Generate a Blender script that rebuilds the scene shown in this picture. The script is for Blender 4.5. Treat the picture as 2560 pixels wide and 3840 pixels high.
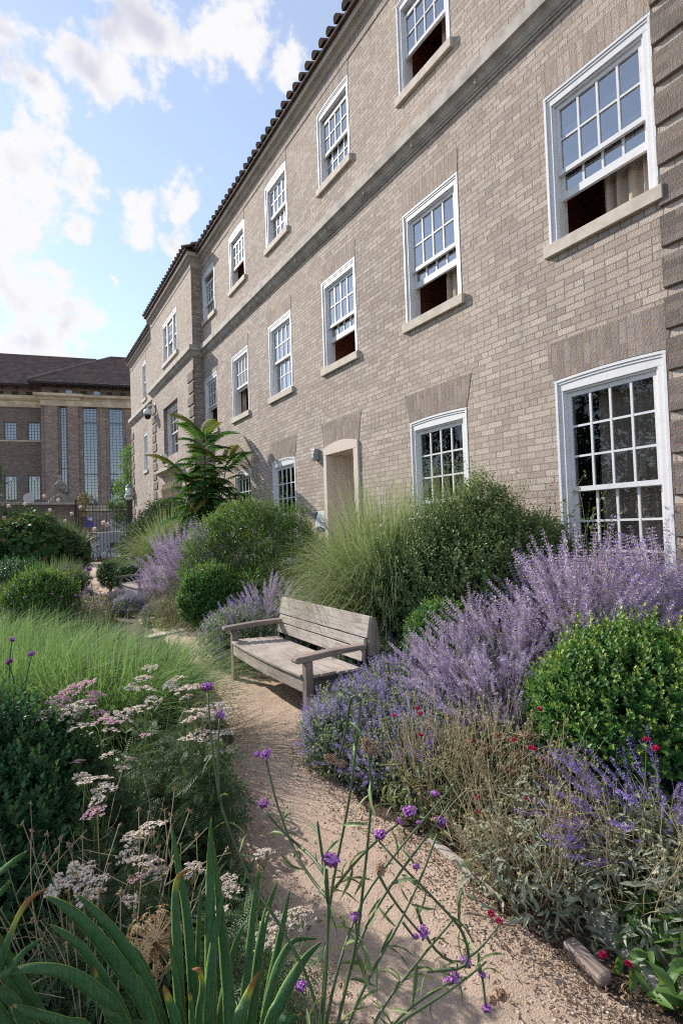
import bpy, math, random
import numpy as np
from mathutils import Vector, Matrix

for o in list(bpy.data.objects):
    bpy.data.objects.remove(o)
sc = bpy.context.scene
col = sc.collection
R = math.radians

# ---------------------------------------------------------------- camera
YAW, PIT, ROL = 0.56605658, 0.02762933, -0.03326102
EYE = np.array([0.0, 0.0, 1.7])
FWD = np.array([math.sin(YAW)*math.cos(PIT), math.cos(YAW)*math.cos(PIT), math.sin(PIT)])
_r = np.array([math.cos(YAW), -math.sin(YAW), 0.0]); _u = np.cross(_r, FWD)
RGT = _r*math.cos(ROL)+_u*math.sin(ROL); UPV = -_r*math.sin(ROL)+_u*math.cos(ROL)
cam = bpy.data.objects.new('camera', bpy.data.cameras.new('camera')); col.objects.link(cam)
cam.data.sensor_fit = 'VERTICAL'; cam.data.sensor_height = 36; cam.data.sensor_width = 24
cam.data.lens = 18; cam.data.clip_start = 0.05; cam.data.clip_end = 2000
M = Matrix.Identity(4)
for i in range(3):
    M[i][0], M[i][1], M[i][2], M[i][3] = RGT[i], UPV[i], -FWD[i], EYE[i]
cam.matrix_world = M
sc.camera = cam

# ---------------------------------------------------------------- world, sun, exposure
TOSUN = Vector((-0.32, 0.80, 0.51)).normalized()
SUN_STR, SKY_STR, EXPOSURE = 4.3, 0.15, 0.74
w = bpy.data.worlds.new('World'); sc.world = w; w.use_nodes = True
nt = w.node_tree; nt.nodes.clear()
def N(t, kind, **kw):
    n = t.nodes.new(kind)
    for k, v in kw.items(): setattr(n, k, v)
    return n
def mth(t, op, a, b=None, c=None, clamp=False):
    n = N(t, 'ShaderNodeMath', operation=op, use_clamp=clamp)
    for i, x in enumerate((a, b, c)):
        if x is None: continue
        if isinstance(x, (int, float)): n.inputs[i].default_value = x
        else: t.links.new(x, n.inputs[i])
    return n.outputs[0]
sky = N(nt, 'ShaderNodeTexSky', sky_type='NISHITA', sun_disc=False)
sky.sun_elevation = math.asin(TOSUN.z); sky.sun_rotation = math.atan2(TOSUN.x, TOSUN.y)
sky.air_density = 1.0; sky.dust_density = .12; sky.ozone_density = 2.0
tc = N(nt, 'ShaderNodeTexCoord')
nz1 = N(nt, 'ShaderNodeTexNoise'); nz1.inputs['Scale'].default_value = 9; nz1.inputs['Detail'].default_value = 8; nz1.inputs['Roughness'].default_value = .62
nt.links.new(tc.outputs['Generated'], nz1.inputs['Vector'])
wv = N(nt, 'ShaderNodeVectorMath', operation='MULTIPLY_ADD')
sb = N(nt, 'ShaderNodeVectorMath', operation='SUBTRACT'); sb.inputs[1].default_value = (.5, .5, .5)
nt.links.new(nz1.outputs['Color'], sb.inputs[0]); nt.links.new(sb.outputs[0], wv.inputs[0])
wv.inputs[1].default_value = (.14, .14, .14); nt.links.new(tc.outputs['Generated'], wv.inputs[2])
CLOUDS = [(.155,.7,.697,.1),(.27,.663,.698,.092),(.213,.703,.679,.068),(.102,.761,.641,.067),(.339,.652,.678,.05),
 (.002,.764,.645,.054),(.027,.796,.604,.054),(.019,.848,.53,.076),(.077,.839,.538,.049),(-.002,.831,.556,.037),
 (.007,.886,.463,.062),(.076,.878,.472,.044),(.179,.844,.505,.06),(.24,.811,.534,.055),(.247,.842,.48,.04),
 (.026,.921,.39,.082),(.078,.934,.349,.064),(-.005,.919,.395,.067),(.148,.901,.409,.014),(.035,.95,.311,.085),(-.12,.70,.70,.12),(-.15,.85,.5,.12),
 (.05,.5,.86,.16),(-.42,.78,.44,.10),(-.3,.9,.3,.14),(-.55,.78,.30,.09),(.42,.85,.31,.07),(-.62,.35,.70,.12)]
acc = None
for (x, y, z, r) in CLOUDS:
    l = math.sqrt(x*x+y*y+z*z)
    d = N(nt, 'ShaderNodeVectorMath', operation='DISTANCE'); d.inputs[1].default_value = (x/l, y/l, z/l)
    nt.links.new(wv.outputs[0], d.inputs[0])
    v = mth(nt, 'MULTIPLY_ADD', d.outputs['Value'], -1.0/(r*.92), 1.0)
    acc = v if acc is None else mth(nt, 'SMOOTH_MAX', acc, v, .13)
nz2 = N(nt, 'ShaderNodeTexNoise'); nz2.inputs['Scale'].default_value = 26; nz2.inputs['Detail'].default_value = 8; nz2.inputs['Roughness'].default_value = .6
nt.links.new(tc.outputs['Generated'], nz2.inputs['Vector'])
dens = mth(nt, 'MULTIPLY_ADD', mth(nt, 'SUBTRACT', nz2.outputs['Fac'], .5), 2.2, acc)
mask = N(nt, 'ShaderNodeMapRange', interpolation_type='SMOOTHSTEP'); nt.links.new(dens, mask.inputs[0])
mask.inputs[1].default_value = .06; mask.inputs[2].default_value = .62
# thick cloud cores are greyer underneath than their sunlit rims
nz3 = N(nt, 'ShaderNodeTexNoise'); nz3.inputs['Scale'].default_value = 11; nz3.inputs['Detail'].default_value = 5
nt.links.new(tc.outputs['Generated'], nz3.inputs['Vector'])
core = N(nt, 'ShaderNodeMapRange', interpolation_type='SMOOTHSTEP')
nt.links.new(mth(nt, 'MULTIPLY_ADD', mth(nt, 'SUBTRACT', nz3.outputs['Fac'], .52), 3.2, mth(nt, 'MULTIPLY', acc, .75)), core.inputs[0])
core.inputs[1].default_value = .45; core.inputs[2].default_value = 1.2
cc = N(nt, 'ShaderNodeMix', data_type='RGBA'); nt.links.new(core.outputs[0], cc.inputs[0])
cc.inputs[6].default_value = (.58, .575, .585, 1); cc.inputs[7].default_value = (.40, .405, .47, 1)
bg1 = N(nt, 'ShaderNodeBackground'); bg1.inputs[1].default_value = SKY_STR
bg2 = N(nt, 'ShaderNodeBackground'); bg2.inputs[1].default_value = 1.0
nt.links.new(sky.outputs[0], bg1.inputs[0]); nt.links.new(cc.outputs[2], bg2.inputs[0])
mx = N(nt, 'ShaderNodeMixShader'); wo = N(nt, 'ShaderNodeOutputWorld')
mf = mth(nt, 'MULTIPLY_ADD', mask.outputs[0], .70, .29)
nt.links.new(mf, mx.inputs[0]); nt.links.new(bg1.outputs[0], mx.inputs[1]); nt.links.new(bg2.outputs[0], mx.inputs[2])
nt.links.new(mx.outputs[0], wo.inputs[0])

sun = bpy.data.objects.new('sun', bpy.data.lights.new('sun', 'SUN')); col.objects.link(sun)
sun.data.energy = SUN_STR; sun.data.angle = R(.53); sun.data.color = (1.0, .94, .86)
sun.rotation_euler = TOSUN.to_track_quat('Z', 'Y').to_euler()
vs = sc.view_settings
sc.display_settings.display_device = 'sRGB'
vs.view_transform = 'Standard'; vs.look = 'None'; vs.exposure = EXPOSURE; vs.gamma = 1; vs.use_curve_mapping = False
sc.cycles.max_bounces = 6; sc.cycles.transparent_max_bounces = 12
sc.cycles.use_denoising = False
sc.cycles.filter_width = 1.15
sc.cycles.sample_clamp_indirect = 6

# ---------------------------------------------------------------- materials
def new_mat(name):
    m = bpy.data.materials.new(name); m.use_nodes = True
    t = m.node_tree; t.nodes.clear()
    out = N(t, 'ShaderNodeOutputMaterial'); b = N(t, 'ShaderNodeBsdfPrincipled')
    t.links.new(b.outputs[0], out.inputs[0])
    return m, t, b, out
def c4(c): return (c[0], c[1], c[2], 1)
def mixc(t, f, a, b, mode='MIX'):
    n = N(t, 'ShaderNodeMix', data_type='RGBA', blend_type=mode)
    for i, x in ((0, f), (6, a), (7, b)):
        if isinstance(x, (int, float)): n.inputs[i].default_value = x
        elif isinstance(x, tuple): n.inputs[i].default_value = c4(x)
        else: t.links.new(x, n.inputs[i])
    return n.outputs[2]
def noise(t, scale, detail=4, rough=.55, vec=None, stretch=None, coord='Object'):
    n = N(t, 'ShaderNodeTexNoise'); n.inputs['Scale'].default_value = scale
    n.inputs['Detail'].default_value = detail; n.inputs['Roughness'].default_value = rough
    if vec is None:
        q = N(t, 'ShaderNodeTexCoord'); vec = q.outputs[coord]
    if stretch:
        mp = N(t, 'ShaderNodeMapping'); mp.inputs['Scale'].default_value = stretch
        t.links.new(vec, mp.inputs[0]); vec = mp.outputs[0]
    t.links.new(vec, n.inputs['Vector'])
    return n.outputs['Fac']
def ramp(t, f, lo, hi):
    n = N(t, 'ShaderNodeMapRange', interpolation_type='SMOOTHSTEP')
    t.links.new(f, n.inputs[0]); n.inputs[1].default_value = lo; n.inputs[2].default_value = hi
    return n.outputs[0]
def bump(t, b, h, strength=.5, dist=.01):
    n = N(t, 'ShaderNodeBump'); n.inputs['Strength'].default_value = strength; n.inputs['Distance'].default_value = dist
    t.links.new(h, n.inputs['Height']); t.links.new(n.outputs[0], b.inputs['Normal'])
def plain(name, a, b2=None, rough=.7, scale=6, bmp=0, bscale=60, metal=0, stretch=None, dist=.004, lo=.35, hi=.65):
    m, t, b, _ = new_mat(name)
    b2 = b2 or a
    f = ramp(t, noise(t, scale, 6, .6, stretch=stretch), lo, hi)
    t.links.new(mixc(t, f, a, b2), b.inputs['Base Color'])
    b.inputs['Roughness'].default_value = rough; b.inputs['Metallic'].default_value = metal
    if bmp: bump(t, b, noise(t, bscale, 5, .65, stretch=stretch), bmp, dist)
    return m
def brick(name, c1, c2, mortar, axes='YZ', soldier=False, bw=.225, bh=.075, gap=.011, stain=(.5, .45, .4), squash=True, fine=True, offs=.5):
    m, t, b, _ = new_mat(name)
    q = N(t, 'ShaderNodeTexCoord'); s = N(t, 'ShaderNodeSeparateXYZ'); c = N(t, 'ShaderNodeCombineXYZ')
    t.links.new(q.outputs['Object'], s.inputs[0])
    a0, a1 = axes
    wob = mth(t, 'MULTIPLY_ADD', noise(t, 9, 2), .010, -.005) if fine else None
    u, v = s.outputs[a0], s.outputs[a1]
    if wob is not None: v = mth(t, 'ADD', v, wob); u = mth(t, 'ADD', u, mth(t, 'MULTIPLY_ADD', noise(t, 14, 2), .016, -.008))
    t.links.new(u, c.inputs[0]); t.links.new(v, c.inputs[1])
    k = N(t, 'ShaderNodeTexBrick', offset=offs, offset_frequency=2, squash=.5 if squash else 1.0, squash_frequency=5)
    t.links.new(c.outputs[0], k.inputs['Vector'])
    for nm, val in (('Scale', 1.0), ('Mortar Size', gap/2), ('Mortar Smooth', .15), ('Bias', 0.0), ('Brick Width', bw), ('Row Height', bh)):
        k.inputs[nm].default_value = val
    k.inputs['Color1'].default_value = c4(c1); k.inputs['Color2'].default_value = c4(c2); k.inputs['Mortar'].default_value = c4(mortar)
    base = k.outputs['Color']
    if fine:
        pits = ramp(t, noise(t, 55, 3, .6, stretch=(1, .8, 2.2)), .60, .70)
        base = mixc(t, mth(t, 'MULTIPLY', pits, .55), base, (c2[0]*.35, c2[1]*.35, c2[2]*.35))
        base = mixc(t, mth(t, 'MULTIPLY', ramp(t, noise(t, 2.2, 6), .45, .75), .35), base, (c2[0]*.8, c2[1]*.8, c2[2]*.8))
        base = mixc(t, mth(t, 'MULTIPLY', ramp(t, noise(t, 3.2, 5, .6, stretch=(1, 1, .12)), .52, .74), .34), base, (c2[0]*.62, c2[1]*.6, c2[2]*.6))
        base = mixc(t, mth(t, 'MULTIPLY', ramp(t, noise(t, .8, 6, .65), .50, .72), .30), base, (mortar[0]*1.15, mortar[1]*1.15, mortar[2]*1.15))
        base = mixc(t, mth(t, 'MULTIPLY', ramp(t, noise(t, .45, 5), .35, .7), .3), base, (c1[0]*1.12, c1[1]*1.05, c1[2]*.95))
    t.links.new(base, b.inputs['Base Color'])
    b.inputs['Roughness'].default_value = .9; b.inputs['Specular IOR Level'].default_value = .2
    h = mth(t, 'MULTIPLY_ADD', k.outputs['Fac'], -1.0, 1.0)
    if fine: h = mth(t, 'ADD', h, mth(t, 'MULTIPLY', noise(t, 70, 4), .5))
    bump(t, b, h, 1.0, .022)
    return m
def leaf_mat(name, c1, c2, tip, rough=.42, trans=.3, spec=.45, tcol=None):
    rough = max(rough, .46); spec = min(spec, .34)
    m, t, b, out = new_mat(name)
    a = N(t, 'ShaderNodeAttribute', attribute_name='rnd'); p = N(t, 'ShaderNodeAttribute', attribute_name='tip')
    cl = mixc(t, a.outputs['Fac'], c1, c2)
    cl = mixc(t, p.outputs['Fac'], cl, tip)
    t.links.new(cl, b.inputs['Base Color']); b.inputs['Roughness'].default_value = rough
    b.inputs['Specular IOR Level'].default_value = spec
    tr = N(t, 'ShaderNodeBsdfTranslucent')
    t.links.new(mixc(t, .55, cl, tcol or (c2[0]*1.6, c2[1]*1.5, c2[2]*.7)), tr.inputs[0])
    ms = N(t, 'ShaderNodeMixShader'); ms.inputs[0].default_value = trans
    t.links.new(b.outputs[0], ms.inputs[1]); t.links.new(tr.outputs[0], ms.inputs[2]); t.links.new(ms.outputs[0], out.inputs[0])
    return m
def glass_mat(name, tint, refl=.28, rough=.01, wave=0.0, base=.03):
    m = bpy.data.materials.new(name); m.use_nodes = True; t = m.node_tree; t.nodes.clear()
    out = N(t, 'ShaderNodeOutputMaterial'); g = N(t, 'ShaderNodeBsdfGlossy'); g.inputs['Roughness'].default_value = rough
    tr = N(t, 'ShaderNodeBsdfTransparent'); tr.inputs[0].default_value = c4(tint)
    lw = N(t, 'ShaderNodeLayerWeight'); lw.inputs[0].default_value = refl
    ms = N(t, 'ShaderNodeMixShader')
    t.links.new(mth(t, 'MULTIPLY_ADD', lw.outputs['Fresnel'], .85, base, True), ms.inputs[0])
    t.links.new(tr.outputs[0], ms.inputs[1]); t.links.new(g.outputs[0], ms.inputs[2]); t.links.new(ms.outputs[0], out.inputs[0])
    if wave:
        bn = N(t, 'ShaderNodeBump'); bn.inputs['Strength'].default_value = wave; bn.inputs['Distance'].default_value = .004
        t.links.new(noise(t, 2.3, 2), bn.inputs['Height']); t.links.new(bn.outputs[0], g.inputs['Normal'])
    return m

MT = {}
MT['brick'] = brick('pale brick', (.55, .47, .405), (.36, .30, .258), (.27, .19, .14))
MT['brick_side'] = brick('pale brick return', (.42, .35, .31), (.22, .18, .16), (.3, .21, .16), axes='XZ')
MT['soldier'] = brick('soldier brick', (.47, .40, .35), (.32, .267, .235), (.36, .255, .19), axes='ZY', bw=.225, bh=.075, squash=False, offs=.37)
MT['soldier_dark'] = brick('dark soldier brick', (.37, .31, .275), (.24, .20, .178), (.33, .24, .18), axes='ZY', squash=False, offs=.37)
MT['quoin'] = brick('dark brick', (.27, .225, .20), (.14, .118, .105), (.26, .19, .14), squash=False)
MT['stone'] = plain('limestone', (.47, .41, .345), (.34, .295, .25), .85, 3, .35, 40, lo=.3, hi=.75)
MT['stone_grey'] = plain('weathered limestone', (.48, .43, .38), (.28, .255, .23), .9, 4, .4, 30, lo=.38, hi=.72)
MT['sill'] = plain('sill stone', (.58, .50, .42), (.47, .40, .33), .85, 8, .3, 60)
MT['surround'] = plain('door surround stone', (.66, .56, .47), (.58, .49, .41), .85, 30, .2, 90)
MT['plaster'] = plain('porch plaster', (.74, .65, .57), (.66, .57, .50), .9, 40, .15, 120)
MT['white'] = plain('white window paint', (.66, .65, .655), (.55, .54, .54), .5, 6, .3, 35, lo=.5, hi=.8)
MT['curtain'] = plain('taupe curtain', (.40, .33, .265), (.32, .26, .21), .9, 3)
MT['sheer'] = plain('pale net curtain', (.62, .61, .62), (.52, .51, .53), .9, 3)
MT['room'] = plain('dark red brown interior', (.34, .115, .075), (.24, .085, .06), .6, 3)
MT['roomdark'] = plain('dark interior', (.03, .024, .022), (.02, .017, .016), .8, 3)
MT['glass'] = glass_mat('window glass', (.80, .82, .84), .30, .004, .25)
MT['glass_hi'] = glass_mat('double window glass', (.72, .76, .80), .42, .004, .2, .40)
MT['glass_far'] = glass_mat('steel window glass', (.55, .58, .62), .45, .02, 0, .18)
MT['eaves'] = plain('dark brown eaves', (.035, .026, .023), (.05, .038, .032), .95, 3)
MT['rooftile'] = plain('clay pantile', (.17, .10, .078), (.085, .065, .058), .9, 7, .5, 50, lo=.35, hi=.65)
MT['rooftile_far'] = plain('brown clay tile', (.19, .125, .11), (.105, .078, .073), .9, 1.6, .3, 20)
MT['metal_black'] = plain('black painted iron', (.012, .012, .013), (.02, .02, .02), .5, 20)
MT['metal_grey'] = plain('grey metal', (.28, .30, .30), (.22, .24, .24), .5, 20)
MT['steel_frame'] = plain('blue grey steel glazing', (.16, .17, .20), (.12, .13, .155), .5, 8)
MT['oak'] = None
def oak_mat(name, a, b2, dark, axis):
    m, t, b, _ = new_mat(name)
    st = {'Y': (22, 1.2, 22), 'X': (1.2, 22, 22), 'Z': (22, 22, 1.2)}[axis]
    g = noise(t, 3.2, 8, .7, stretch=st)
    cl = mixc(t, ramp(t, noise(t, 2.5, 4), .35, .65), a, b2)
    cl = mixc(t, mth(t, 'MULTIPLY', ramp(t, g, .50, .66), .75), cl, dark)
    cl = mixc(t, mth(t, 'MULTIPLY', ramp(t, noise(t, 9, 5, .6), .58, .72), .45), cl, (a[0]*1.2, a[1]*1.15, a[2]*1.08))
    t.links.new(cl, b.inputs['Base Color']); b.inputs['Roughness'].default_value = .85
    b.inputs['Specular IOR Level'].default_value = .25
    bump(t, b, g, .9, .006)
    return m
OAK = {ax: oak_mat('silvered oak '+ax, (.44, .385, .34), (.32, .265, .23), (.12, .095, .08), ax) for ax in 'XYZ'}
OAKD = {ax: oak_mat('brown weathered oak '+ax, (.30, .235, .20), (.20, .155, .13), (.07, .055, .045), ax) for ax in 'XYZ'}

# ---------------------------------------------------------------- object helpers
def tag(o, label=None, cat=None, group=None, kind=None):
    if label: o['label'] = label
    if cat: o['category'] = cat
    if group: o['group'] = group
    if kind: o['kind'] = kind
    return o
def thing(name, label, cat, loc=(0, 0, 0), rz=0, group=None):
    o = bpy.data.objects.new(name, None); col.objects.link(o)
    o.location = loc; o.rotation_euler = (0, 0, rz); o.empty_display_size = .2
    return tag(o, label, cat, group)
class MB:
    def __init__(s): s.v = []; s.f = []
    def quad(s, *p):
        n = len(s.v); s.v += [tuple(q) for q in p]; s.f.append(tuple(range(n, n+len(p)))); return s
    def box(s, x0, y0, z0, x1, y1, z1):
        n = len(s.v); x0, x1 = sorted((x0, x1)); y0, y1 = sorted((y0, y1)); z0, z1 = sorted((z0, z1))
        s.v += [(x, y, z) for z in (z0, z1) for y in (y0, y1) for x in (x0, x1)]
        for q in ((0, 2, 3, 1), (4, 5, 7, 6), (0, 1, 5, 4), (2, 6, 7, 3), (0, 4, 6, 2), (1, 3, 7, 5)): s.f.append(tuple(n+i for i in q))
        return s
    def prism(s, pts, axis, a0, a1):
        # polygon pts extruded along an axis: X -> pts are (y,z), Y -> (x,z), Z -> (x,y)
        n = len(s.v); k = len(pts)
        for a in (a0, a1):
            for (p, q) in pts: s.v.append({'X': (a, p, q), 'Y': (p, a, q), 'Z': (p, q, a)}[axis])
        s.f.append(tuple(range(n, n+k))); s.f.append(tuple(range(n+2*k-1, n+k-1, -1)))
        for i in range(k): j = (i+1) % k; s.f.append((n+i, n+k+i, n+k+j, n+j))
        return s
    def tube(s, pts, r, seg=6, cap=True):
        pts = [Vector(p) for p in pts]; n0 = len(s.v); rs = r if isinstance(r, (list, tuple)) else [r]*len(pts)
        up = Vector((0, 0, 1)); prev = None
        for i, p in enumerate(pts):
            d = (pts[min(i+1, len(pts)-1)]-pts[max(i-1, 0)]).normalized()
            a = prev if prev is not None else (d.cross(up) if abs(d.z) < .95 else d.cross(Vector((1, 0, 0))))
            a = (a-d*a.dot(d)).normalized(); b = d.cross(a); prev = a
            for k in range(seg):
                th = 2*math.pi*k/seg; s.v.append(tuple(p+(a*math.cos(th)+b*math.sin(th))*rs[i]))
        for i in range(len(pts)-1):
            for k in range(seg):
                k2 = (k+1) % seg; a = n0+i*seg
                s.f.append((a+k, a+k2, a+seg+k2, a+seg+k))
        if cap:
            s.f.append(tuple(n0+k for k in range(seg-1, -1, -1))); e = n0+(len(pts)-1)*seg
            s.f.append(tuple(e+k for k in range(seg)))
        return s
    def lathe(s, prof, seg=20, c=(0, 0, 0)):
        n0 = len(s.v)
        for (r, z) in prof:
            for k in range(seg):
                th = 2*math.pi*k/seg; s.v.append((c[0]+r*math.cos(th), c[1]+r*math.sin(th), c[2]+z))
        for i in range(len(prof)-1):
            for k in range(seg):
                k2 = (k+1) % seg; a = n0+i*seg; s.f.append((a+k, a+k2, a+seg+k2, a+seg+k))
        s.f.append(tuple(n0+k for k in range(seg-1, -1, -1))); e = n0+(len(prof)-1)*seg; s.f.append(tuple(e+k for k in range(seg)))
        return s
    def sphere(s, c, r, seg=20, sq=1.0):
        prof = [(r*math.sin(math.pi*i/12)+1e-5, -r*sq*math.cos(math.pi*i/12)) for i in range(13)]
        return s.lathe(prof, seg, c)
    def sweep(s, prof, path, closed=False):
        # prof: (outward offset, z); path: xy polyline, outward = left of travel
        P = [Vector((p[0], p[1])) for p in path]; n0 = len(s.v); k = len(prof); m = len(P)
        for i in range(m):
            ns = []
            if i > 0: d = (P[i]-P[i-1]).normalized(); ns.append(Vector((-d.y, d.x)))
            if i < m-1: d = (P[i+1]-P[i]).normalized(); ns.append(Vector((-d.y, d.x)))
            off = ns[0] if len(ns) == 1 else (ns[0]+ns[1])/(1+ns[0].dot(ns[1]))
            for (o, z) in prof: s.v.append((P[i].x+off.x*o, P[i].y+off.y*o, z))
        for i in range(m-1):
            for j in range(k-1): a = n0+i*k+j; s.f.append((a, a+1, a+k+1, a+k))
        s.f.append(tuple(n0+j for j in range(k))); s.f.append(tuple(n0+(m-1)*k+j for j in range(k-1, -1, -1)))
        return s
    def build(s, name, mat, parent=None, smooth=False, bevel=0, loc=None):
        me = bpy.data.meshes.new(name); me.from_pydata(s.v, [], s.f); me.update()
        if smooth: me.polygons.foreach_set('use_smooth', [True]*len(me.polygons))
        o = bpy.data.objects.new(name, me); col.objects.link(o)
        if mat: me.materials.append(mat)
        if parent: o.parent = parent
        if loc: o.location = loc
        if bevel:
            b = o.modifiers.new('bevel', 'BEVEL'); b.width = bevel; b.segments = 2; b.limit_method = 'ANGLE'
        return o

def npmesh(name, V, F, mat, parent=None, attrs=None, smooth=False):
    V = np.ascontiguousarray(V, dtype=np.float32); F = np.ascontiguousarray(F, dtype=np.int32)
    me = bpy.data.meshes.new(name); k = F.shape[1]
    me.vertices.add(len(V)); me.vertices.foreach_set('co', V.ravel())
    me.loops.add(F.size); me.loops.foreach_set('vertex_index', F.ravel())
    me.polygons.add(len(F)); me.polygons.foreach_set('loop_start', np.arange(0, F.size, k, dtype=np.int32))
    if smooth: me.polygons.foreach_set('use_smooth', np.ones(len(F), dtype=bool))
    for nm, a in (attrs or {}).items():
        at_ = me.attributes.new(nm, 'FLOAT', 'POINT'); at_.data.foreach_set('value', np.ascontiguousarray(a, dtype=np.float32))
    me.update(calc_edges=True); me.validate()
    if mat: me.materials.append(mat)
    o = bpy.data.objects.new(name, me); col.objects.link(o)
    if parent: o.parent = parent
    return o

def at(px, py, zc):
    """world point seen at (px,py) of a 1568x2352 view, zc metres ahead of the eye"""
    return Vector(EYE+(FWD+RGT*((px*1.63265-1280)/1920)+UPV*((1920-py*1.63265)/1920))*zc)

rng = np.random.default_rng(7)
# ---- templates: (verts, tris, tip, kind) ------------------------------------
def T_leaf(L, W, fold=.15, curl=.15, tip=0., wide=.45):
    v = np.array([(0, 0, 0), (-W/2, wide*L, fold*W), (0, L, -curl*L), (W/2, wide*L, fold*W)], float)
    return v, np.array([(0, 3, 2), (0, 2, 1)]), np.full(4, tip)
def T_leaf6(L, W, fold=.12, curl=.2, tip=0.):
    v = np.array([(0, 0, 0), (-W*.42, .3*L, fold*W), (-W*.42, .65*L, fold*W-curl*L*.3), (0, L, -curl*L), (W*.42, .65*L, fold*W-curl*L*.3), (W*.42, .3*L, fold*W), (0, .5*L, -curl*L*.15)], float)
    f = np.array([(0, 6, 1), (1, 6, 2), (2, 6, 3), (3, 6, 4), (4, 6, 5), (5, 6, 0)])[:, ::-1]
    return v, f, np.full(7, tip)
def rotm(zdir, roll=None):
    z = np.asarray(zdir, float); z = z/np.linalg.norm(z, axis=-1, keepdims=True)
    n = len(z); ref = np.where(np.abs(z[:, 2:3]) < .9, np.array([[0, 0, 1.]]), np.array([[1., 0, 0]]))
    x = np.cross(ref, z); x /= np.linalg.norm(x, axis=1, keepdims=True); y = np.cross(z, x)
    if roll is None: roll = rng.uniform(0, 2*np.pi, n)
    c, s_ = np.cos(roll)[:, None], np.sin(roll)[:, None]
    X = x*c+y*s_; Y = -x*s_+y*c
    return np.stack([X, Y, z], axis=2)
def scatter(T, pos, zdir, scale=1., roll=None, rnd=None, tipm=None):
    v, f, tp = T; n = len(pos); Rm = rotm(zdir, roll); sc_ = np.broadcast_to(np.asarray(scale, float), (n,))
    V = np.einsum('nij,kj->nki', Rm, v)*sc_[:, None, None]+np.asarray(pos)[:, None, :]
    F = f[None]+(np.arange(n)*len(v))[:, None, None]
    r = rng.random(n) if rnd is None else rnd
    tm = np.ones(n) if tipm is None else tipm
    return V.reshape(-1, 3), F.reshape(-1, 3), np.repeat(r, len(v)), (tp[None]*tm[:, None]).ravel()
def merge(parts):
    Vs, Fs, Rs, Ts = [], [], [], []; o = 0
    for (V, F, r, t) in parts:
        Vs.append(V); Fs.append(F+o); Rs.append(r); Ts.append(t); o += len(V)
    return np.concatenate(Vs), np.concatenate(Fs), np.concatenate(Rs), np.concatenate(Ts)
def foliage(name, parts, mat, parent=None):
    V, F, r, t = merge(parts) if isinstance(parts, list) else parts
    return npmesh(name, V, F, mat, parent, {'rnd': r, 'tip': t})
def T_shoot(n, length, L, W, spread0=80, spread1=25, tip0=.5, decussate=True, stem=.0012, leafT=None, curl=.15):
    """leafy shoot along +Z"""
    vs, fs, ts = [], [], []; o = 0
    lv, lf, _ = (leafT or T_leaf)(L, W, .18, curl)
    for i in range(n):
        t = i/max(1, n-1)
        phi = (i//2)*math.pi/2+(i % 2)*math.pi if decussate else i*2.4
        el = R(spread0+(spread1-spread0)*t)
        d = np.array([[math.sin(el)*math.cos(phi), math.sin(el)*math.sin(phi), math.cos(el)]])
        # leaf long axis (+Y of template) along d, its face towards the shoot tip
        zz = np.array([-math.cos(el)*math.cos(phi), -math.cos(el)*math.sin(phi), math.sin(el)])
        xx = np.cross(d[0], zz); Rm = np.stack([xx, d[0], zz], axis=1)
        s_ = .75+.35*math.sin(math.pi*min(1, t+.2))
        v = (lv*s_)@Rm.T+np.array([0, 0, length*t])
        vs.append(v); fs.append(lf+o); o += len(v)
        ts.append(np.full(len(v), 0 if t < tip0 else (t-tip0)/(1-tip0)))
    if stem:
        a = np.array([(stem, 0, -.2*length), (-stem*.5, stem, -.2*length), (-stem*.5, -stem, -.2*length), (0, 0, length)])
        vs.append(a); fs.append(np.array([(0, 1, 3), (1, 2, 3), (2, 0, 3)])+o); ts.append(np.zeros(4))
    return np.concatenate(vs), np.concatenate(fs), np.concatenate(ts)
def T_spike(length, whorls, per, size, rad, taper=.5, seed=1, stem=.0012):
    """flower spike along +Z; tip=0 petal, tip=1 calyx and stem"""
    g = np.random.default_rng(seed); vs, fs, ts = [], [], []; o = 0
    for i in range(whorls):
        t = (i+.5)/whorls; rr = rad*(1-taper*t)
        for j in range(per):
            phi = 2*math.pi*(j+g.random()*.7)/per+i
            d = np.array([math.cos(phi), math.sin(phi), .35+g.normal()*.3]); d /= np.linalg.norm(d)
            c = np.array([0, 0, length*t])+d*rr*.4
            s_ = size*(1-taper*t*.6)*g.uniform(.7, 1.2)
            a = np.cross(d, g.normal(size=3)); a /= np.linalg.norm(a); b_ = np.cross(d, a)
            v = np.array([c, c+d*s_+a*s_*.45, c+d*s_*1.25-b_*s_*.1, c+d*s_-a*s_*.45])
            vs.append(v); fs.append(np.array([(0, 1, 2), (0, 2, 3)])+o); o += 4
            ts.append(np.full(4, 1. if g.random() < .38 else 0.))
    a = np.array([(stem, 0, 0), (-stem*.5, stem, 0), (-stem*.5, -stem, 0), (0, 0, length*1.02)])
    vs.append(a); fs.append(np.array([(0, 1, 3), (1, 2, 3), (2, 0, 3)])+o); ts.append(np.ones(4))
    return np.concatenate(vs), np.concatenate(fs), np.concatenate(ts)
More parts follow.
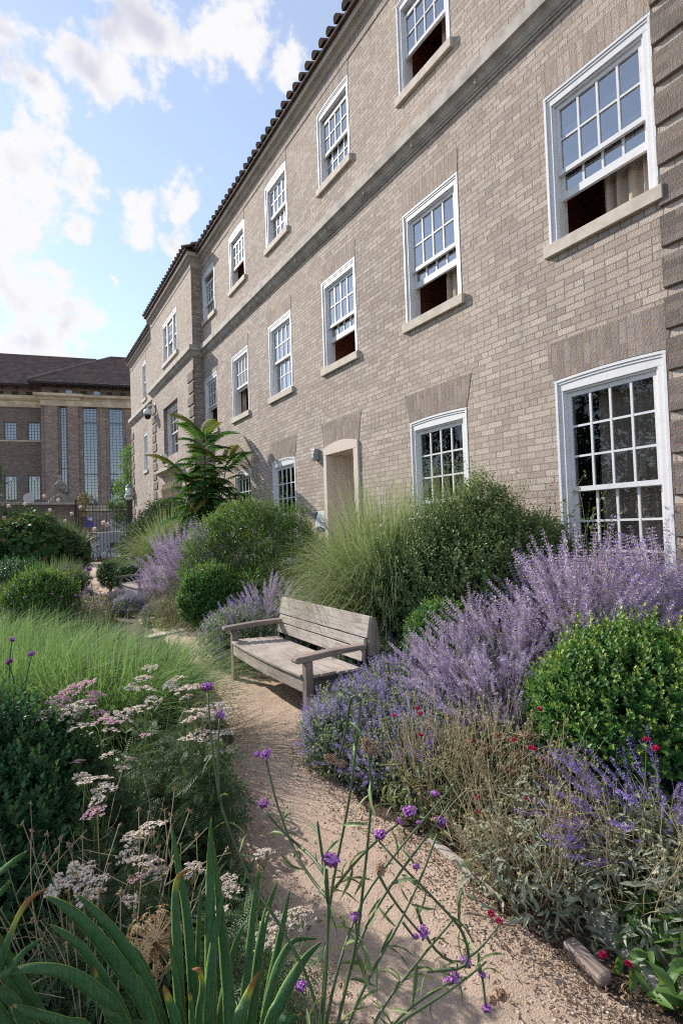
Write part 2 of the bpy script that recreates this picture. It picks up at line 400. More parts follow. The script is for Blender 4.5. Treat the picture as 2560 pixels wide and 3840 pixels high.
def T_ball(r, n=1):
    """small faceted ball"""
    t = (1+5**.5)/2
    v = np.array([(-1, t, 0), (1, t, 0), (-1, -t, 0), (1, -t, 0), (0, -1, t), (0, 1, t), (0, -1, -t), (0, 1, -t), (t, 0, -1), (t, 0, 1), (-t, 0, -1), (-t, 0, 1)])
    v = v/np.linalg.norm(v[0])*r
    f = np.array([(0, 11, 5), (0, 5, 1), (0, 1, 7), (0, 7, 10), (0, 10, 11), (1, 5, 9), (5, 11, 4), (11, 10, 2), (10, 7, 6), (7, 1, 8), (3, 9, 4), (3, 4, 2), (3, 2, 6), (3, 6, 8), (3, 8, 9), (4, 9, 5), (2, 4, 11), (6, 2, 10), (8, 6, 7), (9, 8, 1)])
    return v, f, np.zeros(12)

def lumps_surface(lumps, n, zmin=.02, deep=.25, seed=3, wob=.10):
    """points and outward normals on the outside of a union of ellipsoids (cx,cy,cz,rx,ry,rz)"""
    g = np.random.default_rng(seed); L = np.array(lumps, float)
    ar = (L[:, 3]*L[:, 4]+L[:, 4]*L[:, 5]+L[:, 3]*L[:, 5]); k = g.choice(len(L), n*3, p=ar/ar.sum())
    d = g.normal(size=(n*3, 3)); d /= np.linalg.norm(d, axis=1, keepdims=True)
    ph = g.uniform(0, 6.28, (5, 1)); fr = g.normal(size=(5, 3))*4.5
    wv_ = sum(np.sin((d+k[:, None]*.7)@fr[i]+ph[i]) for i in range(5))/5
    rad = (1+wob*wv_)*(1-deep*g.random(n*3)**2)
    p = L[k, :3]+d*L[k, 3:]*rad[:, None]
    nn = d/L[k, 3:]; nn /= np.linalg.norm(nn, axis=1, keepdims=True)
    keep = p[:, 2] > zmin
    for i in range(len(L)):
        q = (((p-L[i, :3])/L[i, 3:])**2).sum(1); keep &= ~((q < .72) & (k != i))
    p, nn = p[keep][:n], nn[keep][:n]
    return p, nn
def grass_blades(n, root, rad, height, spread, seed=5, width=.006, seg=6, droop=.6, bias=(0, 0), hvar=.35, tilt0=.15, clump=1.0):
    """arching blades from a tuft at root; returns strip mesh arrays"""
    g = np.random.default_rng(seed)
    az = g.uniform(0, 2*np.pi, n); rr = rad*np.sqrt(g.random(n))
    base = np.stack([root[0]+rr*np.cos(az), root[1]+rr*np.sin(az), np.full(n, root[2])], 1)
    az2 = az+g.normal(0, .5, n)
    out = np.stack([np.cos(az2)+bias[0], np.sin(az2)+bias[1], np.zeros(n)], 1)
    h = height*(1-hvar*g.random(n)); sp = spread*g.random(n)**.7*1.0
    t = np.linspace(0, 1, seg+1)
    P = base[:, None, :]+out[:, None, :]*(sp[:, None]*(tilt0*t[None]+(1-tilt0)*t[None]**2.2))[:, :, None]
    up = h[:, None]*(t[None]-droop*(sp/max(spread, 1e-6))[:, None]*t[None]**3*g.uniform(.5, 1.1, n)[:, None])
    P[:, :, 2] += up
    jit = g.normal(0, .02, (n, 2))[:, None, :]*t[None, :, None]**2*height
    P[:, :, :2] += jit
    tw = az2+np.pi/2+g.normal(0, .6, n)
    side = np.stack([np.cos(tw), np.sin(tw), g.normal(0, .25, n)], 1)
    wd = width*(1-t**2*.92)*.5
    A = P-side[:, None, :]*wd[None, :, None]; B = P+side[:, None, :]*wd[None, :, None]
    V = np.stack([A, B], 2).reshape(n, -1, 3); m = 2*(seg+1)
    f = []
    for i in range(seg): a = 2*i; f += [(a, a+1, a+3), (a, a+3, a+2)]
    F = np.array(f)[None]+(np.arange(n)*m)[:, None, None]
    return V.reshape(-1, 3), F.reshape(-1, 3), np.repeat(g.random(n), m), np.tile(np.repeat(t**1.5, 2), n)*np.repeat(g.uniform(.2, 1, n), m)
def stems(P, r0, r1=None, seg=3):
    """P: (n,k,3) polylines to thin 3-sided tubes"""
    P = np.asarray(P, float); n, k, _ = P.shape; r1 = r0*.6 if r1 is None else r1
    d = np.gradient(P, axis=1); d /= np.linalg.norm(d, axis=2, keepdims=True)+1e-9
    a = np.cross(d, np.array([.31, .82, .11])); a /= np.linalg.norm(a, axis=2, keepdims=True)+1e-9; b = np.cross(d, a)
    rr = np.linspace(r0, r1, k)[None, :, None]
    ring = [P+rr*(a*math.cos(2*math.pi*i/seg)+b*math.sin(2*math.pi*i/seg)) for i in range(seg)]
    V = np.stack(ring, 2).reshape(n, -1, 3)
    f = []
    for i in range(k-1):
        for j in range(seg):
            j2 = (j+1) % seg; q = i*seg; f += [(q+j, q+j2, q+seg+j2), (q+j, q+seg+j2, q+seg+j)]
    F = np.array(f)[None]+(np.arange(n)*k*seg)[:, None, None]
    return V.reshape(-1, 3), F.reshape(-1, 3), np.repeat(rng.random(n), k*seg), np.zeros(n*k*seg)
def bez(p0, p1, p2, k=6):
    t = np.linspace(0, 1, k)[None, :, None]
    return (1-t)**2*p0[:, None]+2*t*(1-t)*p1[:, None]+t*t*p2[:, None]
# ================================================================ ground, path, paving
def ground_mat():
    m, t, b, _ = new_mat('garden soil')
    cl = mixc(t, ramp(t, noise(t, 1.1, 6), .35, .65), (.055, .038, .027), (.10, .068, .047))
    cl = mixc(t, ramp(t, noise(t, 45, 5, .7), .5, .68), cl, (.17, .115, .08))
    t.links.new(cl, b.inputs['Base Color']); b.inputs['Roughness'].default_value = .95
    bump(t, b, noise(t, 38, 6, .7), 1., .03); return m
def path_mat():
    m, t, b, _ = new_mat('sandy gravel')
    cl = mixc(t, ramp(t, noise(t, 1.3, 6), .35, .65), (.56, .425, .325), (.46, .345, .26))
    cl = mixc(t, mth(t, 'MULTIPLY', ramp(t, noise(t, 70, 4, .7), .54, .68), .6), cl, (.30, .21, .155))
    cl = mixc(t, mth(t, 'MULTIPLY', ramp(t, noise(t, 130, 3, .6), .58, .7), .5), cl, (.66, .55, .46))
    cl = mixc(t, mth(t, 'MULTIPLY', ramp(t, noise(t, 5, 6, .7), .55, .75), .5), cl, (.36, .255, .185))
    t.links.new(cl, b.inputs['Base Color']); b.inputs['Roughness'].default_value = .95
    b.inputs['Specular IOR Level'].default_value = .15
    h = mth(t, 'ADD', noise(t, 120, 4, .7), mth(t, 'MULTIPLY', noise(t, 12, 4), 1.5))
    bump(t, b, h, .8, .014); return m
g = MB(); g.quad((-400, -300, 0), (400, -300, 0), (400, 600, 0), (-400, 600, 0))
tag(g.build('ground', ground_mat()), kind='structure')
PATH_L = [(.72, -1.0), (.76, .6), (.80, 1.9), (.88, 2.45), (1.12, 3.15), (1.42, 4.0), (1.62, 4.6), (1.80, 5.6), (1.92, 7.2), (1.98, 9.0), (1.98, 11), (1.93, 14), (1.92, 18.5), (2.0, 24), (2.3, 30), (2.9, 34.3)]
PATH_R = [(1.75, -1.0), (1.74, .6), (1.76, 1.9), (1.78, 2.6), (1.84, 3.3), (2.02, 3.8), (2.62, 4.3), (2.62, 5.3), (2.25, 6.0), (2.62, 7.5), (2.72, 9.0), (2.58, 11), (2.45, 14), (2.46, 18.5), (2.9, 24), (3.9, 30), (5.9, 34.3)]
def edge(pts, step=.06, amp=.035, seed=1):
    gg = np.random.default_rng(seed); P = np.array(pts); out = []
    ys = np.arange(P[0, 1], P[-1, 1], step)
    x = np.interp(ys, P[:, 1], P[:, 0]); k = np.ones(9)/9
    x = np.convolve(np.pad(x, 4, 'edge'), k, 'valid')
    nz = np.convolve(gg.normal(size=len(ys)+8), np.ones(9)/3, 'valid')
    return ys, x+amp*nz
yl, xl = edge(PATH_L, seed=1); yr, xr = edge(PATH_R, seed=2)
n = min(len(yl), len(yr)); V = []; F = []
cols_ = 14
for i in range(n):
    for j in range(cols_+1):
        u = j/cols_; V.append((xl[i]*(1-u)+xr[i]*u, yl[i], .006+.012*math.sin(math.pi*u)+.004*rng.normal()*math.sin(math.pi*u)))
for i in range(n-1):
    for j in range(cols_): a = i*(cols_+1)+j; F.append((a, a+1, a+cols_+2, a+cols_+1))
tag(npmesh('path', V, F, path_mat(), smooth=True), kind='structure')
def path_x(y): return np.interp(y, yl, xl), np.interp(y, yr, xr)
m_pave = plain('grey paving', (.36, .33, .31), (.28, .26, .25), .9, .6, .2, 30)
g = MB(); g.quad((-60, 34.75, .006), (40, 34.75, .006), (40, 75, .006), (-60, 75, .006)); tag(g.build('pavement', m_pave), kind='structure')

# loose stones and debris on the path (uncountable)
def pebbles(name, n, fn, r0, r1, mat, seed, flat=.55):
    gg = np.random.default_rng(seed); p = fn(gg, n); v, f, tp = T_ball(1.)
    s_ = gg.uniform(r0, r1, n)**1; sq = gg.uniform(.6, 1.3, (n, 3)); sq[:, 2] *= flat
    V = v[None]*(s_[:, None]*sq)[:, None, :]*gg.uniform(.75, 1.25, (n, 12, 1))
    th = gg.uniform(0, 6.28, n); c, sn = np.cos(th)[:, None], np.sin(th)[:, None]
    V = np.stack([V[:, :, 0]*c-V[:, :, 1]*sn, V[:, :, 0]*sn+V[:, :, 1]*c, V[:, :, 2]], 2)+p[:, None, :]
    F = f[None]+(np.arange(n)*12)[:, None, None]
    o = npmesh(name, V.reshape(-1, 3), F.reshape(-1, 3), mat, None, {'rnd': np.repeat(gg.random(n), 12), 'tip': np.zeros(n*12)})
    return tag(o, kind='stuff')
def on_path(gg, n, ymax=8, pw=2.0):
    y = .7+(ymax-.7)*gg.random(n)**pw; a, b = path_x(y); u = gg.random(n)
    return np.stack([a+(b-a)*u, y, np.full(n, .014)], 1)
def at_edge(gg, n, side, spread=.12, ymax=7):
    y = .7+(ymax-.7)*gg.random(n)**1.6; a, b = path_x(y); x = (b if side > 0 else a)+gg.normal(0, spread, n)-side*.05
    return np.stack([x, y, np.full(n, .012)], 1)
def leafy(name, c1, c2, tip, **k): return leaf_mat(name, c1, c2, tip, **k)
m_stone = leaf_mat('path stones', (.36, .27, .21), (.56, .46, .38), (.5, .4, .3), rough=.9, trans=0, spec=.2)
o = pebbles('gravel', 9000, on_path, .0022, .0065, m_stone, 11); tag(o, 'fine tan gravel scattered over the sandy path', 'gravel')
m_litter = leaf_mat('dry litter', (.15, .095, .06), (.36, .25, .17), (.3, .2, .13), rough=.9, trans=.05, spec=.2)
gg = np.random.default_rng(12)
pr = at_edge(gg, 9500, 1, .14); pl_ = at_edge(gg, 3600, -1, .10)
zz = np.concatenate([pr, pl_]); zz[:, 2] = .012+.02*gg.random(len(zz))
dirs = gg.normal(size=(len(zz), 3)); dirs[:, 2] = np.abs(dirs[:, 2])+1.0
o = foliage('leaf_litter', [scatter(T_leaf(.020, .0065, .2, .3), zz, dirs, gg.uniform(.3, 1.25, len(zz)))], m_litter)
tag(o, 'brown woody mulch litter along the path edges', 'litter', kind='stuff')

# ================================================================ main building
X0 = 5.0; XB = 4.67; YN = -5.0; YB0, YB1, YE = 15.6, 21.2, 27.45
ZT = 10.16
BLD = thing('brick_building', 'long pale brick building with white sash windows and a tiled roof', 'building')
HW = .571
Yc = [2.845, 5.30, 7.745, 10.19, 12.59, 14.95]
wins = []   # (yc, hw, zb, zt, rise, X, params)
def addw(yc, hw, zb, zt, rise, X=X0, **k): wins.append(dict(yc=yc, hw=hw, zb=zb, zt=zt, rise=rise, X=X, **k))
# upper sash drop, lower sash raise (fractions of a sash), curtain cover (from near side, far side)
addw(Yc[0], HW, 4.71, 6.36, 0, raise_=.62, drop=0, cn=.62, cf=0, arch='f1')
addw(Yc[1], HW, 4.71, 6.36, 0, raise_=.66, drop=0, cn=.45, cf=0, arch='f1')
addw(Yc[2], HW, 4.71, 6.36, 0, raise_=.62, drop=0, cn=.12, cf=0, arch='f1')
addw(Yc[3], HW, 4.71, 6.36, 0, raise_=0, drop=0, cn=.2, cf=0, arch='f1')
addw(Yc[4], HW, 4.71, 6.36, 0, raise_=.9, drop=0, cn=0, cf=.08, arch='f1')
addw(Yc[5], HW, 4.71, 6.36, 0, raise_=.9, drop=0, cn=0, cf=0, arch='f1')
addw(Yc[0], .547, 8.18, 9.61, .032, raise_=.9, drop=.12, cn=.4, cf=0, arch='f2')
addw(Yc[1], .547, 8.18, 9.61, .032, raise_=.92, drop=.14, cn=.35, cf=0, arch='f2')
addw(Yc[2], .547, 8.18, 9.61, .032, raise_=0, drop=.12, cn=0, cf=0, net=1, arch='f2')
addw(Yc[3], .547, 8.18, 9.61, .032, raise_=0, drop=0, cn=0, cf=0, arch='f2')
addw(Yc[4], .547, 8.18, 9.61, .032, raise_=.92, drop=.18, cn=0, cf=0, arch='f2')
addw(Yc[5], .547, 8.18, 9.61, .032, raise_=.12, drop=.3, cn=0, cf=0, arch='f2')
GZ = .95
for i, kw in ((0, dict(cn=.78, cf=0)), (1, dict(cn=.35, cf=0)), (3, dict(cn=.5, cf=0, net=1)), (4, dict(cn=.45, cf=0, net=1, drop=.0, raise_=.0)), (5, dict(cn=.2, cf=0))):
    addw(Yc[i] if i else 2.86, .571, GZ, 3.21, .022 if i < 2 else .045, raise_=kw.pop('raise_', 0), drop=kw.pop('drop', 0), arch='g', rows=3, **kw)
addw(18.3, .98, 7.86, 9.32, 0, X=XB, raise_=0, drop=.1, cn=0, cf=0, arch='none', triple=1)
addw(18.45, .98, 4.42, 6.25, 0, X=XB, raise_=0, drop=0, cn=0, cf=0, arch='none', inset=.14)
for zb, zt in ((7.79, 9.45), (4.53, 6.22)): addw(24.2, .40, zb, zt, .05, raise_=.5 if zb > 7 else 0, drop=0, cn=0, cf=0, arch='w', cols=3)
addw(24.2, .40, 1.2, 2.9, .05, raise_=0, drop=0, cn=0, cf=0, arch='w', cols=3)
DOOR = (7.24, 8.40, 0, 3.23)
def wall_panel(y0, y1, z0, z1, holes):
    ys = sorted({y0, y1, *[v for h in holes for v in h[:2] if y0 < v < y1]}); zs = sorted({z0, z1, *[v for h in holes for v in h[2:] if z0 < v < z1]})
    out = []
    for a, b in zip(ys, ys[1:]):
        for c, d in zip(zs, zs[1:]):
            ym, zm = (a+b)/2, (c+d)/2
            if not any(h[0] < ym < h[1] and h[2] < zm < h[3] for h in holes): out.append((a, b, c, d))
    return out
def hole(wd): return (wd['yc']-wd['hw'], wd['yc']+wd['hw'], wd['zb']-.0, wd['zt']+wd['rise'])
mb = MB()
def put(X, y0, y1, holes):
    for (a, b, c, d) in wall_panel(y0, y1, -.2, ZT, holes): mb.quad((X, a, c), (X, a, d), (X, b, d), (X, b, c))
put(X0, YN, YB0, [hole(w_) for w_ in wins if w_['X'] == X0 and w_['yc'] < YB0]+[DOOR])
put(XB, YB0, YB1, [hole(w_) for w_ in wins if w_['X'] == XB])
put(X0, YB1, YE, [hole(w_) for w_ in wins if w_['X'] == X0 and w_['yc'] > YB1])
mb.build('wall', MT['brick'], BLD)
mb = MB()
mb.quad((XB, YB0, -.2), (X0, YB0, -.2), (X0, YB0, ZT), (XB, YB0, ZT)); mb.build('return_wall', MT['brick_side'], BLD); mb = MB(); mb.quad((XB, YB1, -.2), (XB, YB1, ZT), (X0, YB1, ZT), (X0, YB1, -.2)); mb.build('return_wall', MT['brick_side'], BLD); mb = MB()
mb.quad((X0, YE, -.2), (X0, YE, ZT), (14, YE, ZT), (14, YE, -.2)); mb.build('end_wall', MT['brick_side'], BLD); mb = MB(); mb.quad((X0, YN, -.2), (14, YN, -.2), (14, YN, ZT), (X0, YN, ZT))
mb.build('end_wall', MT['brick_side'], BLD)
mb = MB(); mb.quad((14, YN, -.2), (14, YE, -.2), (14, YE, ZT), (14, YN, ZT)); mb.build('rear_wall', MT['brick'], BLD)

# rusticated quoins: three proud courses, one sunk
def quoins(y0, y1, X, zmax, proud=.03, long=.0, side=None, z0=.0):
    mb = MB(); z = z0; i = 0
    while z+.30 < zmax:
        e = long if i % 2 else 0
        ya, yb = (y0, y1+e) if side != 'far' else (y0-e, y1)
        mb.prism([(X+.01, z), (X-proud, z+.012), (X-proud, z+.285), (X+.01, z+.30)], 'Y', ya, yb)
        z += .375; i += 1
    return mb.build('quoin', MT['quoin'], BLD)
quoins(-1.5, 2.27, X0, 7.1, .035)
quoins(YB0-.03, YB0+.45, XB, 7.05, .028, .12)
quoins(YB1-.5, YB1+.03, XB, 7.05, .028, .12, 'far')
quoins(YE-.5, YE+.03, X0, 7.05, .028, .12, 'far')

PATHW = [(X0, YN), (X0, YB0), (XB, YB0), (XB, YB1), (X0, YB1), (X0, YE)]
st = MB().sweep([(0, 7.10), (.025, 7.105), (.025, 7.13), (.045, 7.135), (.045, 7.155), (.06, 7.165), (.075, 7.19), (.085, 7.215), (.11, 7.24), (.15, 7.255), (.15, 7.40), (.14, 7.415), (0, 7.47)], PATHW)
st.build('string_course', MT['stone_grey'], BLD)
st = MB().sweep([(0, 10.06), (.02, 10.065), (.02, 10.085), (.04, 10.09), (.055, 10.115), (.085, 10.15), (.12, 10.16), (.12, 10.175), (.15, 10.18), (.15, 10.30), (.0, 10.32)], PATHW)
st.build('cornice', MT['stone'], BLD)
sd = MB().sweep([(0, 9.86), (.014, 9.862), (.014, 10.058), (0, 10.06)], PATHW); sd.build('soldier_course', MT['soldier'], BLD)
# joints between the stones of the string course
for y in np.arange(-.6, 15.2, 1.22): MB().box(4.945, y-.012, 7.165, 4.895, y+.012, 7.25).build('stone_joint', MT['stone_grey'], BLD)

# tiled roof: rolls of barrel tiles running up the slope
def roof_rolls(y0, y1, xe, ze, slope, length, pitch=.26, r=.085):
    mb = MB(); cs, sn = math.cos(slope), math.sin(slope); nt_ = 5; gg = random.Random(4)
    nrm = (-sn, cs)
    k = int((y1-y0)/pitch)
    for i in range(k):
        y = y0+pitch*(i+.5)
        for j in range(nt_):
            a = j*.34-.02; b = a+.40; dz = gg.uniform(-.006, .008); dy = gg.uniform(-.008, .008)
            n0 = len(mb.v)
            for (q, rr, lift) in ((a, r*1.08, .030), (b, r*.88, .0)):
                for s_ in range(7):
                    th = math.pi*s_/6
                    h = rr*math.sin(th)+lift+dz
                    mb.v.append((xe+cs*q+nrm[0]*h, y+dy+rr*math.cos(th), ze+sn*q+nrm[1]*h))
            for s_ in range(6): mb.f.append((n0+s_, n0+s_+1, n0+8+s_, n0+7+s_))
            mb.f.append(tuple(n0+s_ for s_ in range(6, -1, -1)))
        # pan tile end between rolls
    L = length
    mb.quad((xe, y0, ze), (xe, y1, ze), (xe+cs*L, y1, ze+sn*L), (xe+cs*L, y0, ze+sn*L))
    mb.quad((xe, y0, ze), (xe, y0, ze-.05), (xe, y1, ze-.05), (xe, y1, ze))
    mb.quad((xe, y1, ze-.04), (xe+.5, y1, ze-.04), (xe+.5, y0, ze-.04), (xe, y0, ze-.04))
    return mb
SL = R(30)
def roof(y0, y1, xe, ze=10.345, L=5.6):
    roof_rolls(y0, y1, xe, ze, SL, L).build('roof', MT['rooftile'], BLD)
roof(YN, YB0-.05, X0-.22); roof(YB0-.2, YB1+.2, XB-.22, 10.36); roof(YB1+.25, YE+.1, X0-.22)
rb = MB(); rb.quad((10, YN, 13.1), (10, YE, 13.1), (14.3, YE, 10.3), (14.3, YN, 10.3))
rb.prism([(4.86, 10.33), (9.65, 13.1), (14, 10.4)], 'Y', YE-.02, YE); rb.build('roof', MT['rooftile'], BLD)

# ---------------------------------------------------------------- sash windows
def sash(y0, y1, z0, z1, x, rows, cols, bottom, top, parent, glass, th=.042):
    s_ = .045; mb = MB()
    mb.box(x, y0, z0, x+th, y0+s_, z1); mb.box(x, y1-s_, z0, x+th, y1, z1)
    mb.box(x+.001, y0+s_, z0, x+th-.001, y1-s_, z0+bottom); mb.box(x+.001, y0+s_, z1-top, x+th-.001, y1-s_, z1)
    iy0, iy1, iz0, iz1 = y0+s_, y1-s_, z0+bottom, z1-top
    for i in range(1, cols):
        y = iy0+(iy1-iy0)*i/cols; mb.box(x+.006, y-.011, iz0, x+.036, y+.011, iz1)
    for j in range(1, rows):
        z = iz0+(iz1-iz0)*j/rows; mb.box(x+.008, iy0, z-.011, x+.034, iy1, z+.011)
    mb.build('sash', MT['white'], parent)
    gl = MB(); gl.quad((x+.022, iy0, iz0), (x+.022, iy0, iz1), (x+.022, iy1, iz1), (x+.022, iy1, iz0))
    gl.build('pane', glass, parent)
def curtain(y0, y1, z0, z1, x, mat, parent, folds=.13, amp=.035, seed=0):
    gg = np.random.default_rng(seed); n = max(12, int((y1-y0)/.012)); V = []; F = []
    ys = np.linspace(y0, y1, n); ph = np.cumsum(gg.uniform(.6, 1.4, n))*(ys[1]-ys[0])/folds*2*np.pi
    rows_ = 6
    for j in range(rows_+1):
        t = j/rows_
        for i in range(n): V.append((x+amp*(.6+.6*t)*math.sin(ph[i]+.5*t)+.01*math.sin(2.7*ph[i]), ys[i]+.02*t*math.sin(ph[i]*.37), z1+(z0-z1)*t))
    for j in range(rows_):
        for i in range(n-1): a = j*n+i; F.append((a, a+1, a+n+1, a+n))
    npmesh('curtain', V, F, mat, parent, smooth=True)
def arc(y, hw, rise): return rise*(1-(y/hw)**2)
def window(wd, seed):
    yc, hw, zb, zt, rise, X = wd['yc'], wd['hw'], wd['zb'], wd['zt'], wd['rise'], wd['X']+wd.get('inset', 0)
    cols = wd.get('cols', 4); rows = wd.get('rows', 2)
    y0, y1 = yc-hw, yc+hw; ztop = zt+rise
    fr = MB(); a = .085; NA = 12
    ys = [yc-hw+2*hw*i/NA for i in range(NA+1)]
    # frame: side linings, moulded head following the brick arch
    for s_ in (-1, 1):
        e = yc+s_*hw; fr.box(X+.012, e, zb, X+.20, e-s_*a, zt-.02); fr.box(X-.006, e-s_*.003, zb, X+.0115, e-s_*.030, zt-.02)
        fr.box(X+.030, e-s_*a, zb, X+.20, e-s_*(a+.020), zt-.15)
    def headpoly(lo, hi, inset=0): return [(y, lo) for y in (y0+inset, y1-inset)]+[(y, hi+arc(y-yc, hw, rise)) for y in reversed(ys) if y0+inset-1e-6 <= y <= y1-inset+1e-6]
    fr.prism(headpoly(zt-.13, zt-.004), 'X', X+.010, X+.20)
    up = [(y, zt-.006+arc(y-yc, hw, rise)) for y in ys]; lo = [(y, zt-.034+arc(y-yc, hw, rise)) for y in reversed(ys)]
    fr.prism(up+lo, 'X', X-.008, X+.009)
    lo2 = [(y, zt-.060+arc(y-yc, hw, rise)) for y in reversed(ys)]; up2 = [(y, zt-.037+arc(y-yc, hw, rise)) for y in ys]
    fr.prism(up2+lo2, 'X', X+.001, X+.0095)
    fr.box(X+.030, y0+a, zt-.152, X+.20, y1-a, zt-.131)
    W = fr.build('window', MT['white'], BLD)
    sl = MB(); sl.prism([(X-.055, zb-.145), (X-.055, zb-.012), (X+.10, zb+.012), (X+.22, zb+.012), (X+.22, zb-.145)], 'Y', y0-.045, y1+.045)
    sl.build('sill', MT['sill'], W, bevel=.006)
    iy0, iy1, iz0, iz1 = y0+a+.020, y1-a-.020, zb+.012, zt-.152
    H = iz1-iz0; half = H/2; GL = MT['glass_hi'] if zb > 3 else MT['glass']
    segs = [(iy0, iy1, cols)]
    if wd.get('triple'):
        q = iy1-iy0; segs = [(iy0, iy0+q*.26, 2), (iy0+q*.30, iy1-q*.30, 4), (iy1-q*.26, iy1, 2)]
        mu = MB(); mu.box(X+.02, iy0+q*.26, iz0, X+.19, iy0+q*.30, iz1); mu.box(X+.02, iy1-q*.30, iz0, X+.19, iy1-q*.26, iz1); mu.build('mullion', MT['white'], W)
    for si, (a0, a1, cl) in enumerate(segs):
        d, r_ = wd['drop']*half, wd['raise_']*half
        if wd.get('triple') and si != 1: d = 0
        sash(a0, a1, iz0+half-.022-d, iz1-d, X+.055, rows, cl, .05, .05, W, GL)
        sash(a0, a1, iz0+r_, iz0+half+.022+r_, X+.102, rows, cl, .085, .05, W, GL)
    # the room behind
    rm = MB(); x0, x1 = X+.205, X+1.3; ra, rb_ = y0-.12, y1+.12; za, zc_ = zb-.05, ztop+.05
    rm.quad((x1, ra, za), (x1, rb_, za), (x1, rb_, zc_), (x1, ra, zc_)); rm.quad((x0, rb_, za), (x0, rb_, zc_), (x1, rb_, zc_), (x1, rb_, za))
    rm.quad((x0, ra, za), (x1, ra, za), (x1, ra, zc_), (x0, ra, zc_)); rm.quad((x0, ra, zc_), (x1, ra, zc_), (x1, rb_, zc_), (x0, rb_, zc_)); rm.quad((x0, ra, za), (x0, rb_, za), (x1, rb_, za), (x1, ra, za))
    rm.quad((x0-.003, ra, za), (x0-.003, y0+a, za), (x0-.003, y0+a, zc_), (x0-.003, ra, zc_)); rm.quad((x0-.003, y1-a, za), (x0-.003, rb_, za), (x0-.003, rb_, zc_), (x0-.003, y1-a, zc_))
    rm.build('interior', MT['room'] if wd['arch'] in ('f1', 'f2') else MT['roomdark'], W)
    cm = MT['sheer'] if wd.get('net') else MT['curtain']
    if wd['cn']: curtain(iy0-.06, iy0+(iy1-iy0)*wd['cn'], zb+.02, zt-.1, X+.28, cm, W, seed=seed)
    if wd['cf']: curtain(iy1-(iy1-iy0)*wd['cf'], iy1+.06, zb+.02, zt-.1, X+.28, cm, W, seed=seed+50)
    # gauged brick arch
    ar = wd['arch']
    if ar != 'none':
        h = {'f1': .30, 'f2': .245, 'g': .40, 'w': .28}[ar]; sp = {'f1': .02, 'f2': .02, 'g': .10, 'w': .05}[ar]
        top = ztop+h if ar != 'f2' else 9.858
        bot = [(y, zt+.001+arc(y-yc, hw, rise)) for y in ys]
        MB().prism([(y0-sp, top), *bot, (y1+sp, top)][::-1], 'X', wd['X']-.006, wd['X']+.02).build('brick_arch', MT['soldier_dark'] if ar == 'g' else MT['soldier'], W)
    if wd.get('inset'):
        rv = MB(); xa, xb = wd['X']-.001, X+.012; e = .0
        rv.quad((xa, y1, zb), (xa, y1, ztop), (xb, y1, ztop), (xb, y1, zb)); rv.quad((xa, y0, zb), (xb, y0, zb), (xb, y0, ztop), (xa, y0, ztop)); rv.quad((xa, y0, ztop), (xb, y0, ztop), (xb, y1, ztop), (xa, y1, ztop)); rv.quad((xa, y0, zb-.003), (xa, y1, zb-.003), (xb, y1, zb-.003), (xb, y0, zb-.003))
        rv.build('reveal', MT['brick_side'], W)
for i, wd in enumerate(wins): window(wd, i)

# ---------------------------------------------------------------- porch with stone surround, carved doorcase on the bay
ds = MB(); dy0, dy1, dz = DOOR[0], DOOR[1], DOOR[3]
ds.box(X0-.035, dy0-.004, 0, X0+.14, dy0+.135, 3.05); ds.box(X0-.035, dy1+.004, 0, X0+.14, dy1-.105, 3.05)
yc = (dy0+dy1)/2; ysd = [dy0-.004+(dy1-dy0+.008)*i/10 for i in range(11)]
ds.prism([(dy0-.004, 3.05), (dy1+.004, 3.05)]+[(y, dz-.06+arc(y-yc, .6, .09)) for y in reversed(ysd)], 'X', X0-.037, X0+.14)
PO = ds.build('porch', MT['surround'], BLD, bevel=.005)
pi = MB(); a, b, d = dy0+.09, dy1-.06, 1.5
pi.quad((X0+.141, b, 0), (X0+.141, b, 3.10), (X0+d, b, 3.10), (X0+d, b, 0)); pi.quad((X0+.141, a, 0), (X0+d, a, 0), (X0+d, a, 3.10), (X0+.141, a, 3.10)); pi.quad((X0+.141, a, 3.06), (X0+d, a, 3.06), (X0+d, b, 3.06), (X0+.141, b, 3.06)); pi.quad((X0+d, a, 0), (X0+d, b, 0), (X0+d, b, 3.1), (X0+d, a, 3.1))
pi.build('porch_lining', MT['plaster'], PO)
ap = MB(); bot = [(y, dz-.055+arc(y-yc, .6, .09)) for y in ysd]
ap.prism([(dy0-.10, 3.66), *bot, (dy1+.10, 3.66)][::-1], 'X', X0-.006, X0+.02); ap.build('brick_arch', MT['soldier_dark'], PO)
dm = MB(); dm.box(X0+d-.05, a+.08, 0, X0+d-.006, b-.08, 2.2); dm.build('door', plain('green black door', (.03, .035, .03), (.02, .022, .02), .4), PO)
fl = MB(); fl.box(X0-.25, a, 0, X0+d, b, .06); fl.build('step', MT['stone'], PO)

dc = MB()   # doorcase on the bay: moulded hood on brackets over a carved panel
dc.prism([(XB+.01, 3.72), (XB-.10, 3.72), (XB-.14, 3.78), (XB-.26, 3.83), (XB-.30, 3.84), (XB-.30, 3.93), (XB+.01, 3.99)], 'Y', 17.1, 19.75)
DC = dc.build('doorcase', MT['stone_grey'], BLD)
pn = MB(); pn.box(XB-.06, 17.25, 2.35, XB+.01, 19.6, 3.719)
for i in range(9): pn.lathe([(.02, 0), (.07, .1), (.05, .3), (.085, .5), (.03, .7)], 8, (XB-.07, 17.45+i*.245, 2.75))
pn.build('carved_panel', plain('carved honey stone', (.50, .38, .26), (.36, .27, .19), .85, 8, .4, 40), DC)
dd = MB(); dd.box(XB-.012, 17.8, 0, XB+.02, 19.0, 2.34); dd.build('door', plain('dark panelled door', (.04, .03, .025), (.03, .022, .02), .5), DC)
